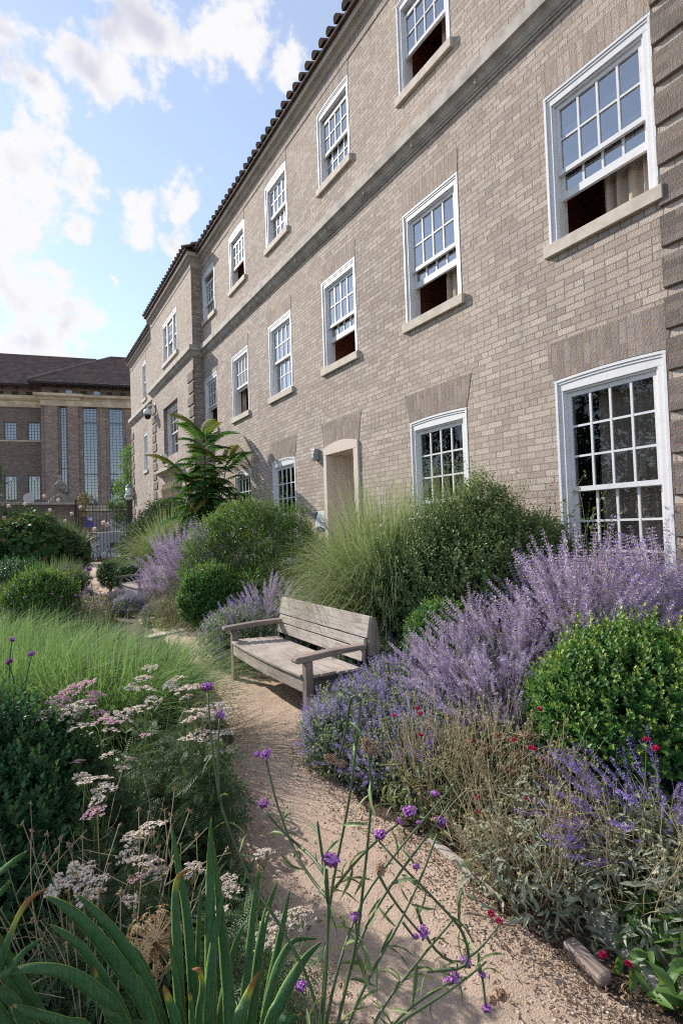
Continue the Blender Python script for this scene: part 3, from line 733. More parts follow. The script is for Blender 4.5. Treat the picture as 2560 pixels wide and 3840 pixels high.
for ya, yb in ((17.4, 17.79), (19.01, 19.4)): MB().box(XB-.05, ya, 0, XB+.01, yb, 2.349).build('jamb', MT['stone'], DC)
# ================================================================ things fixed to the building
def globe_mat():
    m, t, b, out = new_mat('lamp globe glass')
    b.inputs['Base Color'].default_value = (.82, .80, .74, 1); b.inputs['Roughness'].default_value = .08
    b.inputs['Transmission Weight'].default_value = .55; b.inputs['IOR'].default_value = 1.1
    return m
GLOBE = globe_mat()
def globe_lamp_wall():
    c = Vector((4.30, 17.95, 4.24))
    t = thing('wall_lamp', 'clear globe lamp on a black bracket above the carved doorway', 'lamp', c)
    MB().sphere((0, 0, 0), .145).build('globe', GLOBE, t, True)
    MB().lathe([(.0, -.20), (.05, -.2), (.065, -.15), (.06, -.11), (.02, -.10)], 14).build('lamp_holder', MT['metal_black'], t, True)
    MB().tube([(0, 0, -.19), (0, 0, -.30), (.36, -.0, -.30)], .018, 8).build('bracket', MT['metal_black'], t)
    MB().lathe([(.01, -.1), (.035, -.06), (.035, .03), (.0, .06)], 10).build('bulb', plain('frosted bulb', (.8, .72, .5), None, .4), t, True)
globe_lamp_wall()
t = thing('security_camera', 'white dome security camera on an arm from the far brickwork', 'camera', (4.42, 20.9, 6.35))
MB().lathe([(.0, .22), (.06, .215), (.13, .15), (.155, .06), (.155, -.02), (.13, -.03)], 20).build('housing', plain('white plastic', (.75, .75, .75), (.68, .68, .68), .4), t, True)
MB().lathe([(.125, -.03), (.125, -.08), (.10, -.16), (.05, -.20), (.0, -.21)], 20).build('dome', plain('black smoked dome', (.012, .012, .014), None, .1), t, True)
MB().tube([(0, 0, .20), (0, 0, .30), (.05, -.05, .34), (.28, -.2, .34)], .035, 10).build('bracket', MT['white'], t)
MB().box(.235, -.28, .24, .25, -.12, .44).build('mounting_plate', MT['white'], t)
t = thing('lantern', 'white cylinder lantern with a green cap on the building corner', 'lantern', (4.80, 27.35, 3.57))
MB().lathe([(.0, .0), (.14, .0), (.145, .03), (.145, .42), (.0, .42)], 18).build('shade', plain('opal glass', (.72, .74, .70), None, .3), t, True)
MB().lathe([(.165, .42), (.15, .47), (.05, .56), (.02, .60), (.0, .62)], 18).build('cap', plain('verdigris cap', (.13, .30, .25), (.10, .22, .19), .6), t, True)
MB().lathe([(.0, -.03), (.15, -.03), (.15, .012), (.0, .012)], 18).build('base', plain('green base', (.13, .28, .24), None, .6), t)
MB().tube([(0, 0, -.02), (.19, -.02, -.02)], .02, 8).build('bracket', MT['metal_black'], t)
t = thing('wall_light', 'small grey box light on the brick wall beside the porch', 'light', (4.93, 8.66, 3.0))
MB().box(-.045, -.075, 0, .066, .075, .22).build('housing', MT['metal_grey'], t, bevel=.015)
MB().box(-.055, -.045, .035, -.046, .045, .15).build('lens', plain('grey lens', (.42, .45, .44), None, .3), t, bevel=.003)
t = thing('notice_board', 'white notice sign with navy corner and foot beside the porch', 'sign', (4.972, 8.62, 1.64))
MB().box(0, -.18, 0, .026, .18, .36).build('panel', plain('white sign panel', (.78, .78, .78), None, .4), t, bevel=.002)
m_navy = plain('navy print', (.02, .035, .09), None, .4)
sp = MB(); sp.prism([(.172, .35), (.172, .18), (.12, .27), (.06, .35)][::-1], 'X', -.003, 0); sp.prism([(.172, .008), (-.172, .008), (-.172, .03), (.0, .07), (.172, .05)], 'X', -.003, 0); sp.build('print', m_navy, t)
ln = MB()
for i in range(5): ln.box(-.0025, -.15, .28-.035*i, 0, .08-.03*(i % 2), .286-.035*i)
ln.build('text_lines', plain('grey print', (.35, .36, .38), None, .5), t)

# ================================================================ garden wall, urn, gate, lamp, bicycle
YG = 34.5
m_gb = brick('old garden wall brick', (.24, .20, .17), (.14, .115, .10), (.22, .19, .16), axes='XZ', fine=False)
gw = thing('garden_wall', 'dark brick garden wall with stone coping left of the iron gate', 'wall', (0, YG, 0))
MB().box(-16, 0, -.1, 2.92, .45, 3.52).build('brickwork', m_gb, gw)
MB().box(-16, -.03, 3.40, 2.95, .48, 3.521).build('soldier_band', brick('wall soldier band', (.17, .14, .12), (.11, .09, .08), (.18, .15, .13), axes='ZX', squash=False, fine=False), gw)
MB().box(-16.05, -.09, 3.522, 3.0, .54, 3.66).build('coping', MT['stone_grey'], gw, bevel=.02)
m_urn = plain('lichen grey urn stone', (.34, .31, .28), (.20, .185, .17), .95, 6, .4, 30)
ur = thing('stone_urn', 'carved grey stone urn with lid on stepped base atop the garden wall', 'urn', (2.26, YG+.22, 3.66))
MB().box(-.62, -.30, 0, .62, .30, .13).box(-.5, -.27, .131, .5, .27, .27).box(-.38, -.25, .271, .38, .25, .38).build('base', m_urn, ur, bevel=.02)
MB().lathe([(.22, .381), (.24, .42), (.14, .48), (.10, .55), (.12, .62), (.14, .66), (.30, .74), (.38, .84), (.385, .93), (.36, .99), (.40, 1.0), (.40, 1.04), (.30, 1.06)], 28).build('bowl', m_urn, ur, True)
MB().lathe([(.30, 1.06), (.31, 1.10), (.22, 1.20), (.18, 1.24), (.20, 1.27), (.14, 1.31), (.08, 1.36), (.07, 1.42), (.11, 1.48), (.10, 1.56), (.05, 1.64), (.0, 1.68)], 28).build('lid', m_urn, ur, True)
sd_ = thing('satellite_dish', 'pale grey dish standing behind the garden wall coping', 'dish', (.62, YG+.9, 3.1))
MB().lathe([(.0, 0), (.16, .02), (.30, .07), (.33, .09), (.30, .085), (.15, .045), (.0, .03)], 22).build('reflector', plain('grey dish', (.45, .46, .49), None, .5), sd_, True).rotation_euler = (R(80), 0, R(25))
sd_.children[0].location = (0, 0, .82)
MB().tube([(0, .1, -3.1), (0, .1, .8)], .03, 8).build('mast', MT['metal_grey'], sd_)

def gate():
    t = thing('iron_gate', 'tall black iron railing gate with spiked bars across the path end', 'gate', (0, YG, 0))
    for x0, x1, z in ((2.96, 3.10, 3.76), (6.0, 6.22, 3.8)):
        MB().box(x0, -.08, 0, x1, .08, z).lathe([(.0, z), (.09, z), (.05, z+.1), (.0, z+.12)], 8, ((x0+x1)/2, 0, 0)).build('gate_post', MT['metal_black'], t)
    for z in (3.31, 3.11, .22): MB().box(3.1, -.025, z-.025, 6.0, .025, z+.025).build('rail', MT['metal_black'], t)
    for i in range(15):
        x = 3.19+i*.192
        MB().tube([(x, 0, .03), (x, 0, 3.42)], .016, 6).lathe([(.016, 3.42), (.03, 3.46), (.0, 3.58)], 6, (x, 0, 0)).build('bar', MT['metal_black'], t)
    MB().box(3.1, .08, 0, 5.99, .16, .17).build('kickboard', plain('orange timber board', (.33, .19, .10), (.24, .14, .08), .8, 5, stretch=(1, 9, 9)), t)
gate()
t = thing('lamp_post', 'globe lamp on a slim black post beside the gate', 'lamp', (5.9, YG-.55, 0))
MB().lathe([(.07, 0), (.07, .3), (.045, .35), (.04, 3.62), (.06, 3.66), (.09, 3.72), (.05, 3.78)], 12).build('post', MT['metal_black'], t, True)
MB().sphere((0, 0, 3.98), .225).build('globe', GLOBE, t, True)
MB().tube([(0, 0, 3.76), (0, 0, 4.02)], .045, 8).build('bulb', plain('cream bulb', (.7, .6, .4), None, .5), t)

def bicycle(x, y, rz, label):
    t = thing('bicycle', label, 'bicycle', (x, y, 0), rz)
    t.rotation_euler = (R(-6), 0, rz)
    blk = MT['metal_black']
    def wheel(cx):
        prof = []; mb = MB(); ring = [(cx+.315*math.cos(a), 0, .335+.315*math.sin(a)) for a in np.linspace(0, 2*math.pi, 33)]
        w_ = mb.tube(ring, .02, 6, False).build('wheel', plain('black tyre', (.012, .012, .012), None, .8), t)
        rm = MB().tube([(cx+.288*math.cos(a), 0, .335+.288*math.sin(a)) for a in np.linspace(0, 2*math.pi, 33)], .010, 5, False).build('rim', MT['metal_grey'], w_)
        sp_ = MB()
        for i in range(18):
            a = 2*math.pi*i/18; sp_.tube([(cx, .012*(-1)**i, .335), (cx+.285*math.cos(a), 0, .335+.285*math.sin(a))], .0025, 3, False)
        sp_.tube([(cx, -.05, .335), (cx, .05, .335)], .02, 8); sp_.build('spokes', MT['metal_grey'], w_)
    wheel(0); wheel(1.08)
    fr = MB()
    for a, b in (((0, 0, .335), (.43, 0, .29)), ((0, 0, .335), (.34, 0, .72)), ((.43, 0, .29), (.30, 0, .86)), ((.43, 0, .29), (.90, 0, .80)), ((.36, 0, .62), (.88, 0, .88)), ((.87, 0, .96), (.93, 0, .72)), ((.93, 0, .72), (1.08, 0, .335))): fr.tube([a, b], .019, 7)
    fr.build('frame', blk, t)
    MB().prism([(.20, .93), (.46, .955), (.46, .985), (.20, .99)], 'Y', -.07, .07).build('saddle', blk, t, bevel=.01)
    MB().tube([(.30, 0, .86), (.285, 0, .95)], .013, 6).build('seat_post', MT['metal_grey'], t)
    MB().tube([(.72, -.28, 1.10), (.84, -.20, 1.12), (.86, 0, 1.06), (.84, .20, 1.12), (.72, .28, 1.10)], .013, 6).tube([(.87, 0, .95), (.86, 0, 1.07)], .014, 6).build('handlebar', blk, t)
    bk = MB(); bk.box(.98, -.17, .86, 1.0, .17, 1.14).box(1.26, -.19, .88, 1.28, .19, 1.16).box(.98, -.18, .86, 1.27, .18, .875).box(1.0, -.19, .87, 1.26, -.175, 1.15).box(1.0, .175, .87, 1.26, .19, 1.15); bk.build('basket', blk, t)
    MB().tube([(.43, -.08, .29), (.43, .08, .29)], .09, 14).tube([(.43, .09, .29), (.50, .09, .14)], .012, 5).tube([(.43, -.09, .29), (.36, -.09, .44)], .012, 5).box(.46, .08, .12, .55, .17, .14).box(.31, -.17, .43, .40, -.08, .45).build('crank', blk, t)
    MB().tube([(-.36*math.cos(a)+0, 0, .335+.36*math.sin(a)) for a in np.linspace(-.3, 2.0, 10)], .016, 5).build('mudguard', blk, t)
bicycle(3.87, YG-.22, 0, 'black bicycle with a front basket leaning on the iron gate')

# ================================================================ large brick library behind the gate
A15 = -R(15)
FB = thing('brick_library', 'tall brown brick institution with tile roof and long steel windows beyond the gate', 'building', (2.53, 60, 0), A15)
m_fb = brick('brown library brick', (.42, .305, .24), (.24, .178, .148), (.16, .12, .10), axes='XZ', fine=False, bw=.3, bh=.10, gap=.018)
m_fb2 = brick('dark library brick', (.29, .212, .172), (.165, .125, .105), (.12, .09, .08), axes='XZ', fine=False, bw=.3, bh=.10, gap=.018)
m_ochre = plain('ochre stone band', (.62, .48, .32), (.42, .315, .21), .9, 1.2, .2, 10)
fwins = [(1.49, 2.06, 5.9, 15.03), (3.58, 4.95, 4.7, 15.03), (6.08, 7.46, 4.7, 15.03), (8.75, 10.1, 4.7, 15.03)]
mb = MB()
for (a, b, c, d) in wall_panel(-.25, 13, 1.9, 15.0, fwins[:0]+[(f_[0], f_[1], f_[2], f_[3]) for f_ in fwins]+[(6.0, 7.4, 1.95, 3.3)]): mb.quad((a, 0, c), (b, 0, c), (b, 0, d), (a, 0, d))
mb.quad((-.25, 0, 1.9), (-.25, 0, 15), (-.25, 2.5, 15), (-.25, 2.5, 1.9))
mb.build('wall', m_fb, FB)
mb = MB()
for u0, u1 in ((.16, 1.30), (2.25, 3.22)): mb.box(u0, -.30, 1.9, u1, .0, 15.0)
for u0, u1 in ((5.25, 5.8), (7.75, 8.45)): mb.box(u0, -.14, 4.7, u1, -.002, 14.8)
mb.build('pilaster', m_fb, FB)
lw = [(-3.97, -2.85, 11.69, 13.55), (-1.83, -.70, 11.69, 13.57), (-4.0, -2.9, 5.5, 8.0), (-1.88, -.76, 5.47, 8.0), (-6.2, -5.1, 11.69, 13.55), (-6.2, -5.1, 5.5, 8.0)]
mb = MB()
for (a, b, c, d) in wall_panel(-30, -.25, 0, 15.1, lw): mb.quad((a, 1.5, c), (b, 1.5, c), (b, 1.5, d), (a, 1.5, d))
mb.build('wing_wall', m_fb2, FB)
MB().box(-30, 1.40, 11.52, -.25, 1.5, 11.67).box(-.25, -.32, 15.0, 13, .0, 15.55).box(-30, 1.35, 15.1, -.25, 1.5, 15.7).build('stone_band', m_ochre, FB)
MB().sweep([(0, 15.55), (.12, 15.6), (.2, 15.8), (.5, 15.95), (.5, 16.2), (0, 16.3)], [(-.25, 1.5), (-.25, -.30), (3.3, -.30), (3.3, 0.0), (13, 0.0)][::-1]).build('cornice', m_ochre, FB)
MB().sweep([(0, 15.7), (.2, 15.85), (.35, 16.0), (.35, 16.3), (0, 16.35)], [(-.26, 1.5), (-30, 1.5)]).build('cornice', m_ochre, FB)
cs = MB(); cs.box(-.2, .3, 16.2, 13, .5, 17.3); cs.box(-30, 1.8, 16.2, -.2, 2.0, 17.5); cs.build('clerestory', m_fb2, FB)
for u in (.8, 3.4, 5.9, 7.2): MB().box(u, .27, 16.45, u+.55, .3, 16.75).build('vent', MT['eaves'], FB)
for u in (-4.6, -3.3, -2.0): MB().box(u, 1.77, 16.5, u+.55, 1.8, 16.8).build('vent', MT['eaves'], FB)
for u in (2.0, 4.65): MB().box(u, .27, 16.45, u+.6, .3, 16.78).build('clerestory_window', MT['glass_far'], FB)
gu = MB(); gu.box(-1.25, -.95, 17.12, 13, -.75, 17.3); gu.box(-30, .7, 17.2, -1.0, .9, 17.4)
for u in np.arange(-.2, 13, 1.3): gu.box(u, -.74, 16.98, u+.16, .3, 17.14)
for u in np.arange(-12, -1.2, 1.3): gu.box(u, .9, 17.05, u+.16, 1.8, 17.2)
gu.quad((-1.2, -.9, 17.15), (13, -.9, 17.15), (13, .5, 17.15), (-1.2, .5, 17.15)); gu.build('eaves', MT['eaves'], FB)
def corrug(P00, P10, P11, P01, pitch=.28, amp=.06, rowsz=.42):
    """tiled slope between eave P00-P10 and ridge P01-P11 with rolls and stepped courses"""
    P00, P10, P11, P01 = map(np.array, (P00, P10, P11, P01)); L = np.linalg.norm(P10-P00); Hh = np.linalg.norm(P01-P00)
    nx = int(L/pitch)*6; ny = max(2, int(Hh/rowsz)); nr = np.cross(P10-P00, P01-P00); nr = nr/np.linalg.norm(nr)
    u = np.linspace(0, 1, nx+1); V = []
    lev = []
    for j in range(ny): lev += [(j/ny, .05), ((j+1)/ny, 0.)]
    for (v_, lift) in lev:
        a = P00+(P01-P00)*v_; b = P10+(P11-P10)*v_
        base = a[None]+(b-a)[None]*u[:, None]
        xx = base@((P10-P00)/L)
        V.append(base+nr[None]*(amp*np.abs(np.sin(np.pi*xx/pitch))+lift)[:, None])
    V = np.concatenate(V); F = []
    for j in range(len(lev)-1):
        for i in range(nx): q = j*(nx+1)+i; F.append((q, q+1, q+nx+2, q+nx+1))
    return V, np.array(F)
def slope(*a): V, F = corrug(*a); return npmesh('roof', V, F, MT['rooftile_far'], FB)
slope((-1.2, -.97, 17.20), (14, -.97, 17.20), (14, 6, 22.2), (5.75, 6, 22.2))
slope((-1.2, 13, 17.2), (-1.2, -.97, 17.2), (5.75, 6, 22.2), (5.75, 6.2, 22.2))
slope((-30, .68, 17.30), (-.5, .68, 17.30), (8, 7.5, 22.3), (-30, 7.5, 22.3))
hp = MB().tube([(-1.2, -.95, 17.42), (5.75, 6, 22.32)], .16, 8).tube([(5.75, 6, 22.32), (14, 6, 22.32)], .16, 8).tube([(-30, 7.5, 22.4), (4, 7.5, 22.4)], .15, 8); hp.build('ridge_tiles', MT['rooftile_far'], FB)
def steelwin(u0, u1, z0, z1, y, nu, dz, mid=()):
    mb = MB(); y += .18
    mb.box(u0, y-.04, z0, u0+.07, y+.04, z1); mb.box(u1-.07, y-.04, z0, u1, y+.04, z1); mb.box(u0, y-.041, z1-.08, u1, y+.039, z1); mb.box(u0, y-.041, z0, u1, y+.039, z0+.08)
    for i in range(1, nu): u = u0+(u1-u0)*i/nu; mb.box(u-.025, y-.03, z0, u+.025, y+.03, z1)
    k = int(round((z1-z0)/dz))
    for j in range(1, k): z = z0+(z1-z0)*j/k; mb.box(u0, y-.025, z-.018, u1, y+.025, z+.018)
    for z in mid: mb.box(u0, y-.05, z-.07, u1, y+.05, z+.07)
    W = mb.build('window', MT['steel_frame'], FB)
    gl = MB(); gl.quad((u0, y+.012, z0), (u1, y+.012, z0), (u1, y+.012, z1), (u0, y+.012, z1)); gl.build('pane', MT['glass_far'], W)
    rv = MB(); rv.quad((u0, y-.18, z0), (u0, y-.18, z1), (u0, y+.6, z1), (u0, y+.6, z0)); rv.quad((u1, y-.18, z0), (u1, y+.6, z0), (u1, y+.6, z1), (u1, y-.18, z1)); rv.quad((u0, y-.18, z1), (u1, y-.18, z1), (u1, y+.6, z1), (u0, y+.6, z1)); rv.quad((u0, y-.18, z0), (u0, y+.6, z0), (u1, y+.6, z0), (u1, y-.18, z0))
    rv.build('reveal', m_fb2, W)
    bk = MB(); bk.quad((u0, y+.6, z0), (u1, y+.6, z0), (u1, y+.6, z1), (u0, y+.6, z1)); bk.build('interior', plain('library interior', (.10, .11, .12), (.03, .03, .032), .8, .5), W)
    return W
for i, f_ in enumerate(fwins): steelwin(*f_, 0, 2 if i == 0 else 4, .30, (8.0, 13.4) if i else (8.6,))
for i, f_ in enumerate(lw): 
    W = steelwin(f_[0], f_[1], f_[2], f_[3], 1.5, 4, .30)
    if i in (2, 3): MB().box((f_[0]+f_[1])/2-.15, 1.58, f_[3]-.48, (f_[0]+f_[1])/2+.15, 1.63, f_[3]-.1).build('fan_vent', MT['white'], W)
    else:
        bl = MB(); bl.quad((f_[0], 1.73, f_[2]), (f_[1], 1.73, f_[2]), (f_[1], 1.73, f_[3]), (f_[0], 1.73, f_[3])); bl.build('blind', plain('white blind', (.62, .64, .68), None, .8), W)
W = steelwin(6.0, 7.4, 1.95, 3.3, 0, 8, .22)
W.data.materials[0] = MT['white']
MB().box(-.25, -.12, 4.1, 13, -.002, 4.68).build('stone_band', m_ochre, FB)
MB().box(-3, -.5, -.1, 14, -.01, 1.89).build('plinth', plain('grey plinth', (.33, .31, .30), (.26, .25, .24), .9, .5), FB)
sg = thing('blue_sign', 'blue information sign with white heading on the brown brick beyond the gate', 'sign', (2.53, 60, 0), A15)
MB().box(3.35, -.06, 2.5, 4.37, -.004, 3.5).build('panel', plain('blue enamel', (.04, .05, .34), None, .4), sg)
MB().box(3.9, -.07, 3.15, 4.33, -.061, 3.46).build('heading', plain('white enamel', (.6, .6, .65), None, .4), sg)

# ================================================================ benches
def bench(loc, label, rz=0, part_only=False):
    t = thing('garden_bench', label, 'bench', loc, rz, 'weathered oak benches')
    def bar(name, x0, y0, z0, x1, y1, z1, ax, dark=False, bv=.006): return MB().box(x0, y0, z0, x1, y1, z1).build(name, (OAKD if dark else OAK)[ax], t, bevel=bv)
    L = 1.80   # y 0..L ; x 0 front
    for y in (.0, L-.075):
        bar('leg', .0, y, 0, .07, y+.075, .565, 'Z', True)
        MB().prism([(.50, 0), (.57, 0), (.60, .42), (.53, .42)], 'Y', y, y+.075).build('leg', OAKD['Z'], t, bevel=.005)
        am = MB().prism([(-.08, .565), (-.10, .585), (-.09, .618), (.3, .632), (.62, .628), (.62, .585), (.3, .582)], 'Y', y-.012, y+.09)
        am.build('armrest', OAKD['X'], t, bevel=.008)
    # front rail, slightly bowed, and seat boards running along the bench
    k = 10; ysb = [.078+(L-.156)*i/k for i in range(k+1)]; bow = lambda y: -.035*math.sin(math.pi*y/L)
    fr = MB(); fr.prism([(.008+bow(y), y) for y in ysb]+[(.05+bow(y), y) for y in reversed(ysb)], 'Z', .30, .425); fr.build('front_rail', OAK['Y'], t, bevel=.004)
    gg = random.Random(5)
    for i in range(7):
        x = -.012+i*.083; e0, e1 = gg.uniform(-.012, .012), gg.uniform(-.012, .012)
        if i == 0:
            sb_ = MB().prism([(x+bow(y), y) for y in ysb]+[(x+.076, y) for y in reversed(ysb)], 'Z', .427, .452)
        else:
            z = .427-.004*i
            sb_ = MB().prism([(x, .01-e0), (x+.070, .01-e0), (x+.070, L-.01+e1), (x, L-.01+e1)], 'Z', z, z+.025)
        sb_.build('seat_slat', OAK['Y'], t, bevel=.004)
    MB().box(.05, .08, .30, .56, .13, .40).build('seat_bearer', OAKD['X'], t); MB().box(.05, L-.13, .30, .56, L-.08, .40).build('seat_bearer', OAKD['X'], t)
    # back: three boards on curved uprights and thick rounded end post
    for (z0, z1, x0, ya, yb) in ((.475, .578, .575, .02, L-.02), (.590, .672, .600, .02, L-.02), (.684, .872, .622, -.01, L+.01)):
        dx = (z1-z0)*.24
        MB().prism([(x0, z0), (x0+.040, z0), (x0+dx+.034, z1-.012), (x0+dx+.016, z1), (x0+dx-.004, z1)], 'Y', ya, yb).build('back_board', OAK['Y'], t, bevel=.005)
    for y in (.06, L*.5, L-.14):
        MB().prism([(.54, .40), (.60, .40), (.600, .46), (.62, .50), (.70, .80), (.735, .80), (.70, .58), (.655, .47), (.66, .40)][::-1], 'Y', y, y+.06).build('back_support', OAKD['Z'], t, bevel=.006)
    MB().prism([(.64, .52), (.74, .50), (.76, .60), (.715, .86), (.672, .876), (.640, .69)], 'Y', -.035, .02).build('back_support', OAKD['Z'], t, bevel=.01)
    return t
bench((2.03, 3.83, 0), 'weathered grey oak bench facing the path in full view beside the catmint')
def copy_tree(o, parent=None):
    c = o.copy(); col.objects.link(c); c.parent = parent
    for ch in [x for x in o.children]: copy_tree(ch, c)
    return c
b2 = copy_tree([o for o in col.objects if o.get('category') == 'bench'][0]); b2.location = (2.32, 12.3, 0); b2.rotation_euler = (0, 0, R(4))
b2['label'] = 'far weathered bench half hidden among purple flowers near the gate'

# stone edging slabs crossing / flanking the path
def edging(name, label, p0, p1, w_, h, mat, cat):
    p0, p1 = Vector(p0), Vector(p1); d = (p1-p0); L = d.length
    o = MB().box(0, -w_/2, 0, L, w_/2, h).build(name, mat, None, bevel=.012, loc=(p0.x, p0.y, 0)); o.rotation_euler = (0, 0, math.atan2(d.y, d.x)); return tag(o, label, cat)
edging('edging_board', 'weathered timber edging board half buried beside the right of the path', (1.83, 2.12), (1.82, 1.62), .055, .032, OAK['X'], 'edging board')
edging('edging_board', 'short dark timber edging board beneath the grey leaved plants', (1.82, 1.30), (1.78, 1.12), .06, .045, OAKD['X'], 'edging board')
edging('stone_slab', 'pale stone step slab across the path near the tall grass', (1.75, 8.7), (2.75, 9.0), .22, .035, MT['surround'], 'slab')
edging('stone_slab', 'narrow stone slab across the far path beyond the second bench', (1.85, 16.0), (2.5, 16.1), .3, .03, MT['surround'], 'slab')
edging('stone_slab', 'smooth grey paving slab in the bottom right corner', (1.93, 1.15), (2.5, .95), .42, .05, MT['stone_grey'], 'slab')
# ================================================================ vegetation
LM = {}
LM['box'] = leaf_mat('box leaves', (.032, .105, .026), (.08, .205, .045), (.46, .52, .10), rough=.38, trans=.28)
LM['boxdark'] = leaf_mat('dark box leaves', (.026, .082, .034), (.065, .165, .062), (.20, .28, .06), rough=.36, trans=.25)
LM['abelia'] = leaf_mat('glossy shrub leaves', (.065, .12, .038), (.17, .25, .085), (.30, .26, .09), rough=.30, trans=.25, spec=.6)
LM['choisya'] = leaf_mat('bright shrub leaves', (.055, .12, .03), (.13, .23, .06), (.26, .36, .09), rough=.45, trans=.35)
LM['climber'] = leaf_mat('dark climber leaves', (.025, .055, .025), (.07, .12, .05), (.13, .19, .07), rough=.6, trans=.25, spec=.12)
LM['hydr'] = leaf_mat('broad oak leaves', (.035, .085, .03), (.085, .16, .055), (.22, .13, .06), rough=.6, trans=.3, spec=.12)
LM['tree'] = leaf_mat('tree leaves', (.05, .12, .025), (.13, .25, .05), (.2, .32, .07), rough=.5, trans=.4)
LM['acer'] = leaf_mat('orange maple leaves', (.20, .09, .04), (.14, .15, .05), (.3, .14, .05), rough=.5, trans=.35)
LM['ail'] = leaf_mat('compound leaflets', (.035, .10, .03), (.085, .19, .05), (.36, .26, .06), rough=.65, trans=.35, spec=.08)
LM['misc'] = leaf_mat('silver grass blades', (.11, .19, .055), (.27, .36, .135), (.52, .50, .30), rough=.62, trans=.30, spec=.10, tcol=(.30, .44, .14))
LM['grass'] = leaf_mat('fresh grass blades', (.065, .15, .045), (.17, .29, .085), (.31, .40, .18), rough=.62, trans=.34, spec=.10, tcol=(.26, .44, .09))
LM['bluegrass'] = leaf_mat('blue green grass blades', (.06, .11, .055), (.13, .19, .10), (.27, .30, .19), rough=.5, trans=.3)
LM['sage'] = leaf_mat('russian sage flowers', (.31, .23, .50), (.54, .44, .66), (.54, .45, .42), rough=.7, trans=.25, spec=.2, tcol=(.4, .3, .55))
LM['sagestem'] = leaf_mat('sage stems', (.34, .36, .29), (.46, .46, .38), (.3, .3, .2), rough=.7, trans=.1)
LM['sageleaf'] = leaf_mat('sage leaves', (.13, .17, .09), (.24, .28, .17), (.35, .33, .12), rough=.6, trans=.25)
LM['nep'] = leaf_mat('catmint flowers', (.27, .21, .54), (.45, .38, .69), (.33, .25, .38), rough=.7, trans=.25, spec=.2, tcol=(.35, .25, .6))
LM['nepleaf'] = leaf_mat('catmint leaves', (.10, .15, .085), (.20, .27, .15), (.3, .34, .2), rough=.6, trans=.25)
LM['salvia'] = leaf_mat('violet salvia flowers', (.17, .11, .46), (.31, .23, .60), (.25, .18, .36), rough=.7, trans=.2, spec=.2, tcol=(.3, .2, .55))
LM['allium'] = leaf_mat('straw allium', (.46, .31, .18), (.66, .48, .30), (.5, .35, .2), rough=.8, trans=.15, spec=.2)
LM['straw'] = leaf_mat('dry stems', (.34, .27, .16), (.54, .46, .30), (.45, .33, .2), rough=.7, trans=.15)
LM['greenstem'] = leaf_mat('green stems', (.08, .13, .045), (.20, .26, .10), (.2, .2, .1), rough=.55, trans=.15)
LM['feather'] = leaf_mat('feathery leaves', (.055, .11, .05), (.12, .19, .085), (.2, .25, .12), rough=.55, trans=.25)
LM['grey'] = leaf_mat('grey green leaves', (.17, .20, .13), (.34, .35, .26), (.34, .32, .22), rough=.65, trans=.2)
LM['olive'] = leaf_mat('olive leaves', (.10, .14, .06), (.22, .24, .12), (.28, .22, .12), rough=.6, trans=.25)
LM['cream'] = leaf_mat('cream yarrow florets', (.50, .40, .34), (.74, .66, .57), (.45, .36, .24), rough=.8, trans=.15, spec=.2, tcol=(.6, .5, .4))
LM['pink'] = leaf_mat('pink yarrow florets', (.50, .24, .33), (.68, .46, .50), (.55, .38, .3), rough=.8, trans=.15, spec=.2, tcol=(.6, .35, .4))
LM['red'] = leaf_mat('crimson florets', (.42, .008, .07), (.62, .03, .14), (.3, .01, .05), rough=.7, trans=.2, spec=.2, tcol=(.6, .02, .15))
LM['verb'] = leaf_mat('verbena florets', (.42, .13, .50), (.66, .33, .68), (.20, .06, .20), rough=.7, trans=.2, spec=.2, tcol=(.5, .2, .6))
LM['dried'] = leaf_mat('dried flower heads', (.30, .19, .12), (.46, .31, .20), (.3, .2, .15), rough=.85, trans=.1, spec=.2)
LM['sedum'] = leaf_mat('russet flower heads', (.20, .11, .07), (.33, .20, .13), (.3, .2, .1), rough=.85, trans=.1, spec=.2)
LM['seed'] = leaf_mat('seed heads', (.30, .30, .15), (.48, .44, .28), (.5, .36, .24), rough=.8, trans=.15, spec=.2)
LM['rose'] = leaf_mat('pale pink petals', (.72, .56, .55), (.84, .76, .72), (.6, .35, .35), rough=.7, trans=.3, spec=.2, tcol=(.7, .5, .5))
LM['iris'] = None
BARK = plain('grey brown bark', (.16, .12, .09), (.09, .07, .055), .9, 9, .6, 30)
TWIG = plain('reddish twigs', (.16, .075, .05), (.11, .07, .045), .8, 9)

def empty_plant(name, label, cat, x, y, group=None, z=0): return thing(name, label, cat, (x, y, z), 0, group)
def trunk(parent, h, r, mat=BARK, name='stem', n=4, spread=.3, seed=1):
    g_ = random.Random(seed); mb = MB()
    for i in range(n):
        a = 2*math.pi*i/n+g_.random(); q = spread*g_.uniform(.5, 1)
        mb.tube([(0, 0, 0), (q*.3*math.cos(a), q*.3*math.sin(a), h*.4), (q*math.cos(a), q*math.sin(a), h*g_.uniform(.7, 1))], [r, r*.7, r*.3], 5)
    return mb.build(name, mat, parent)

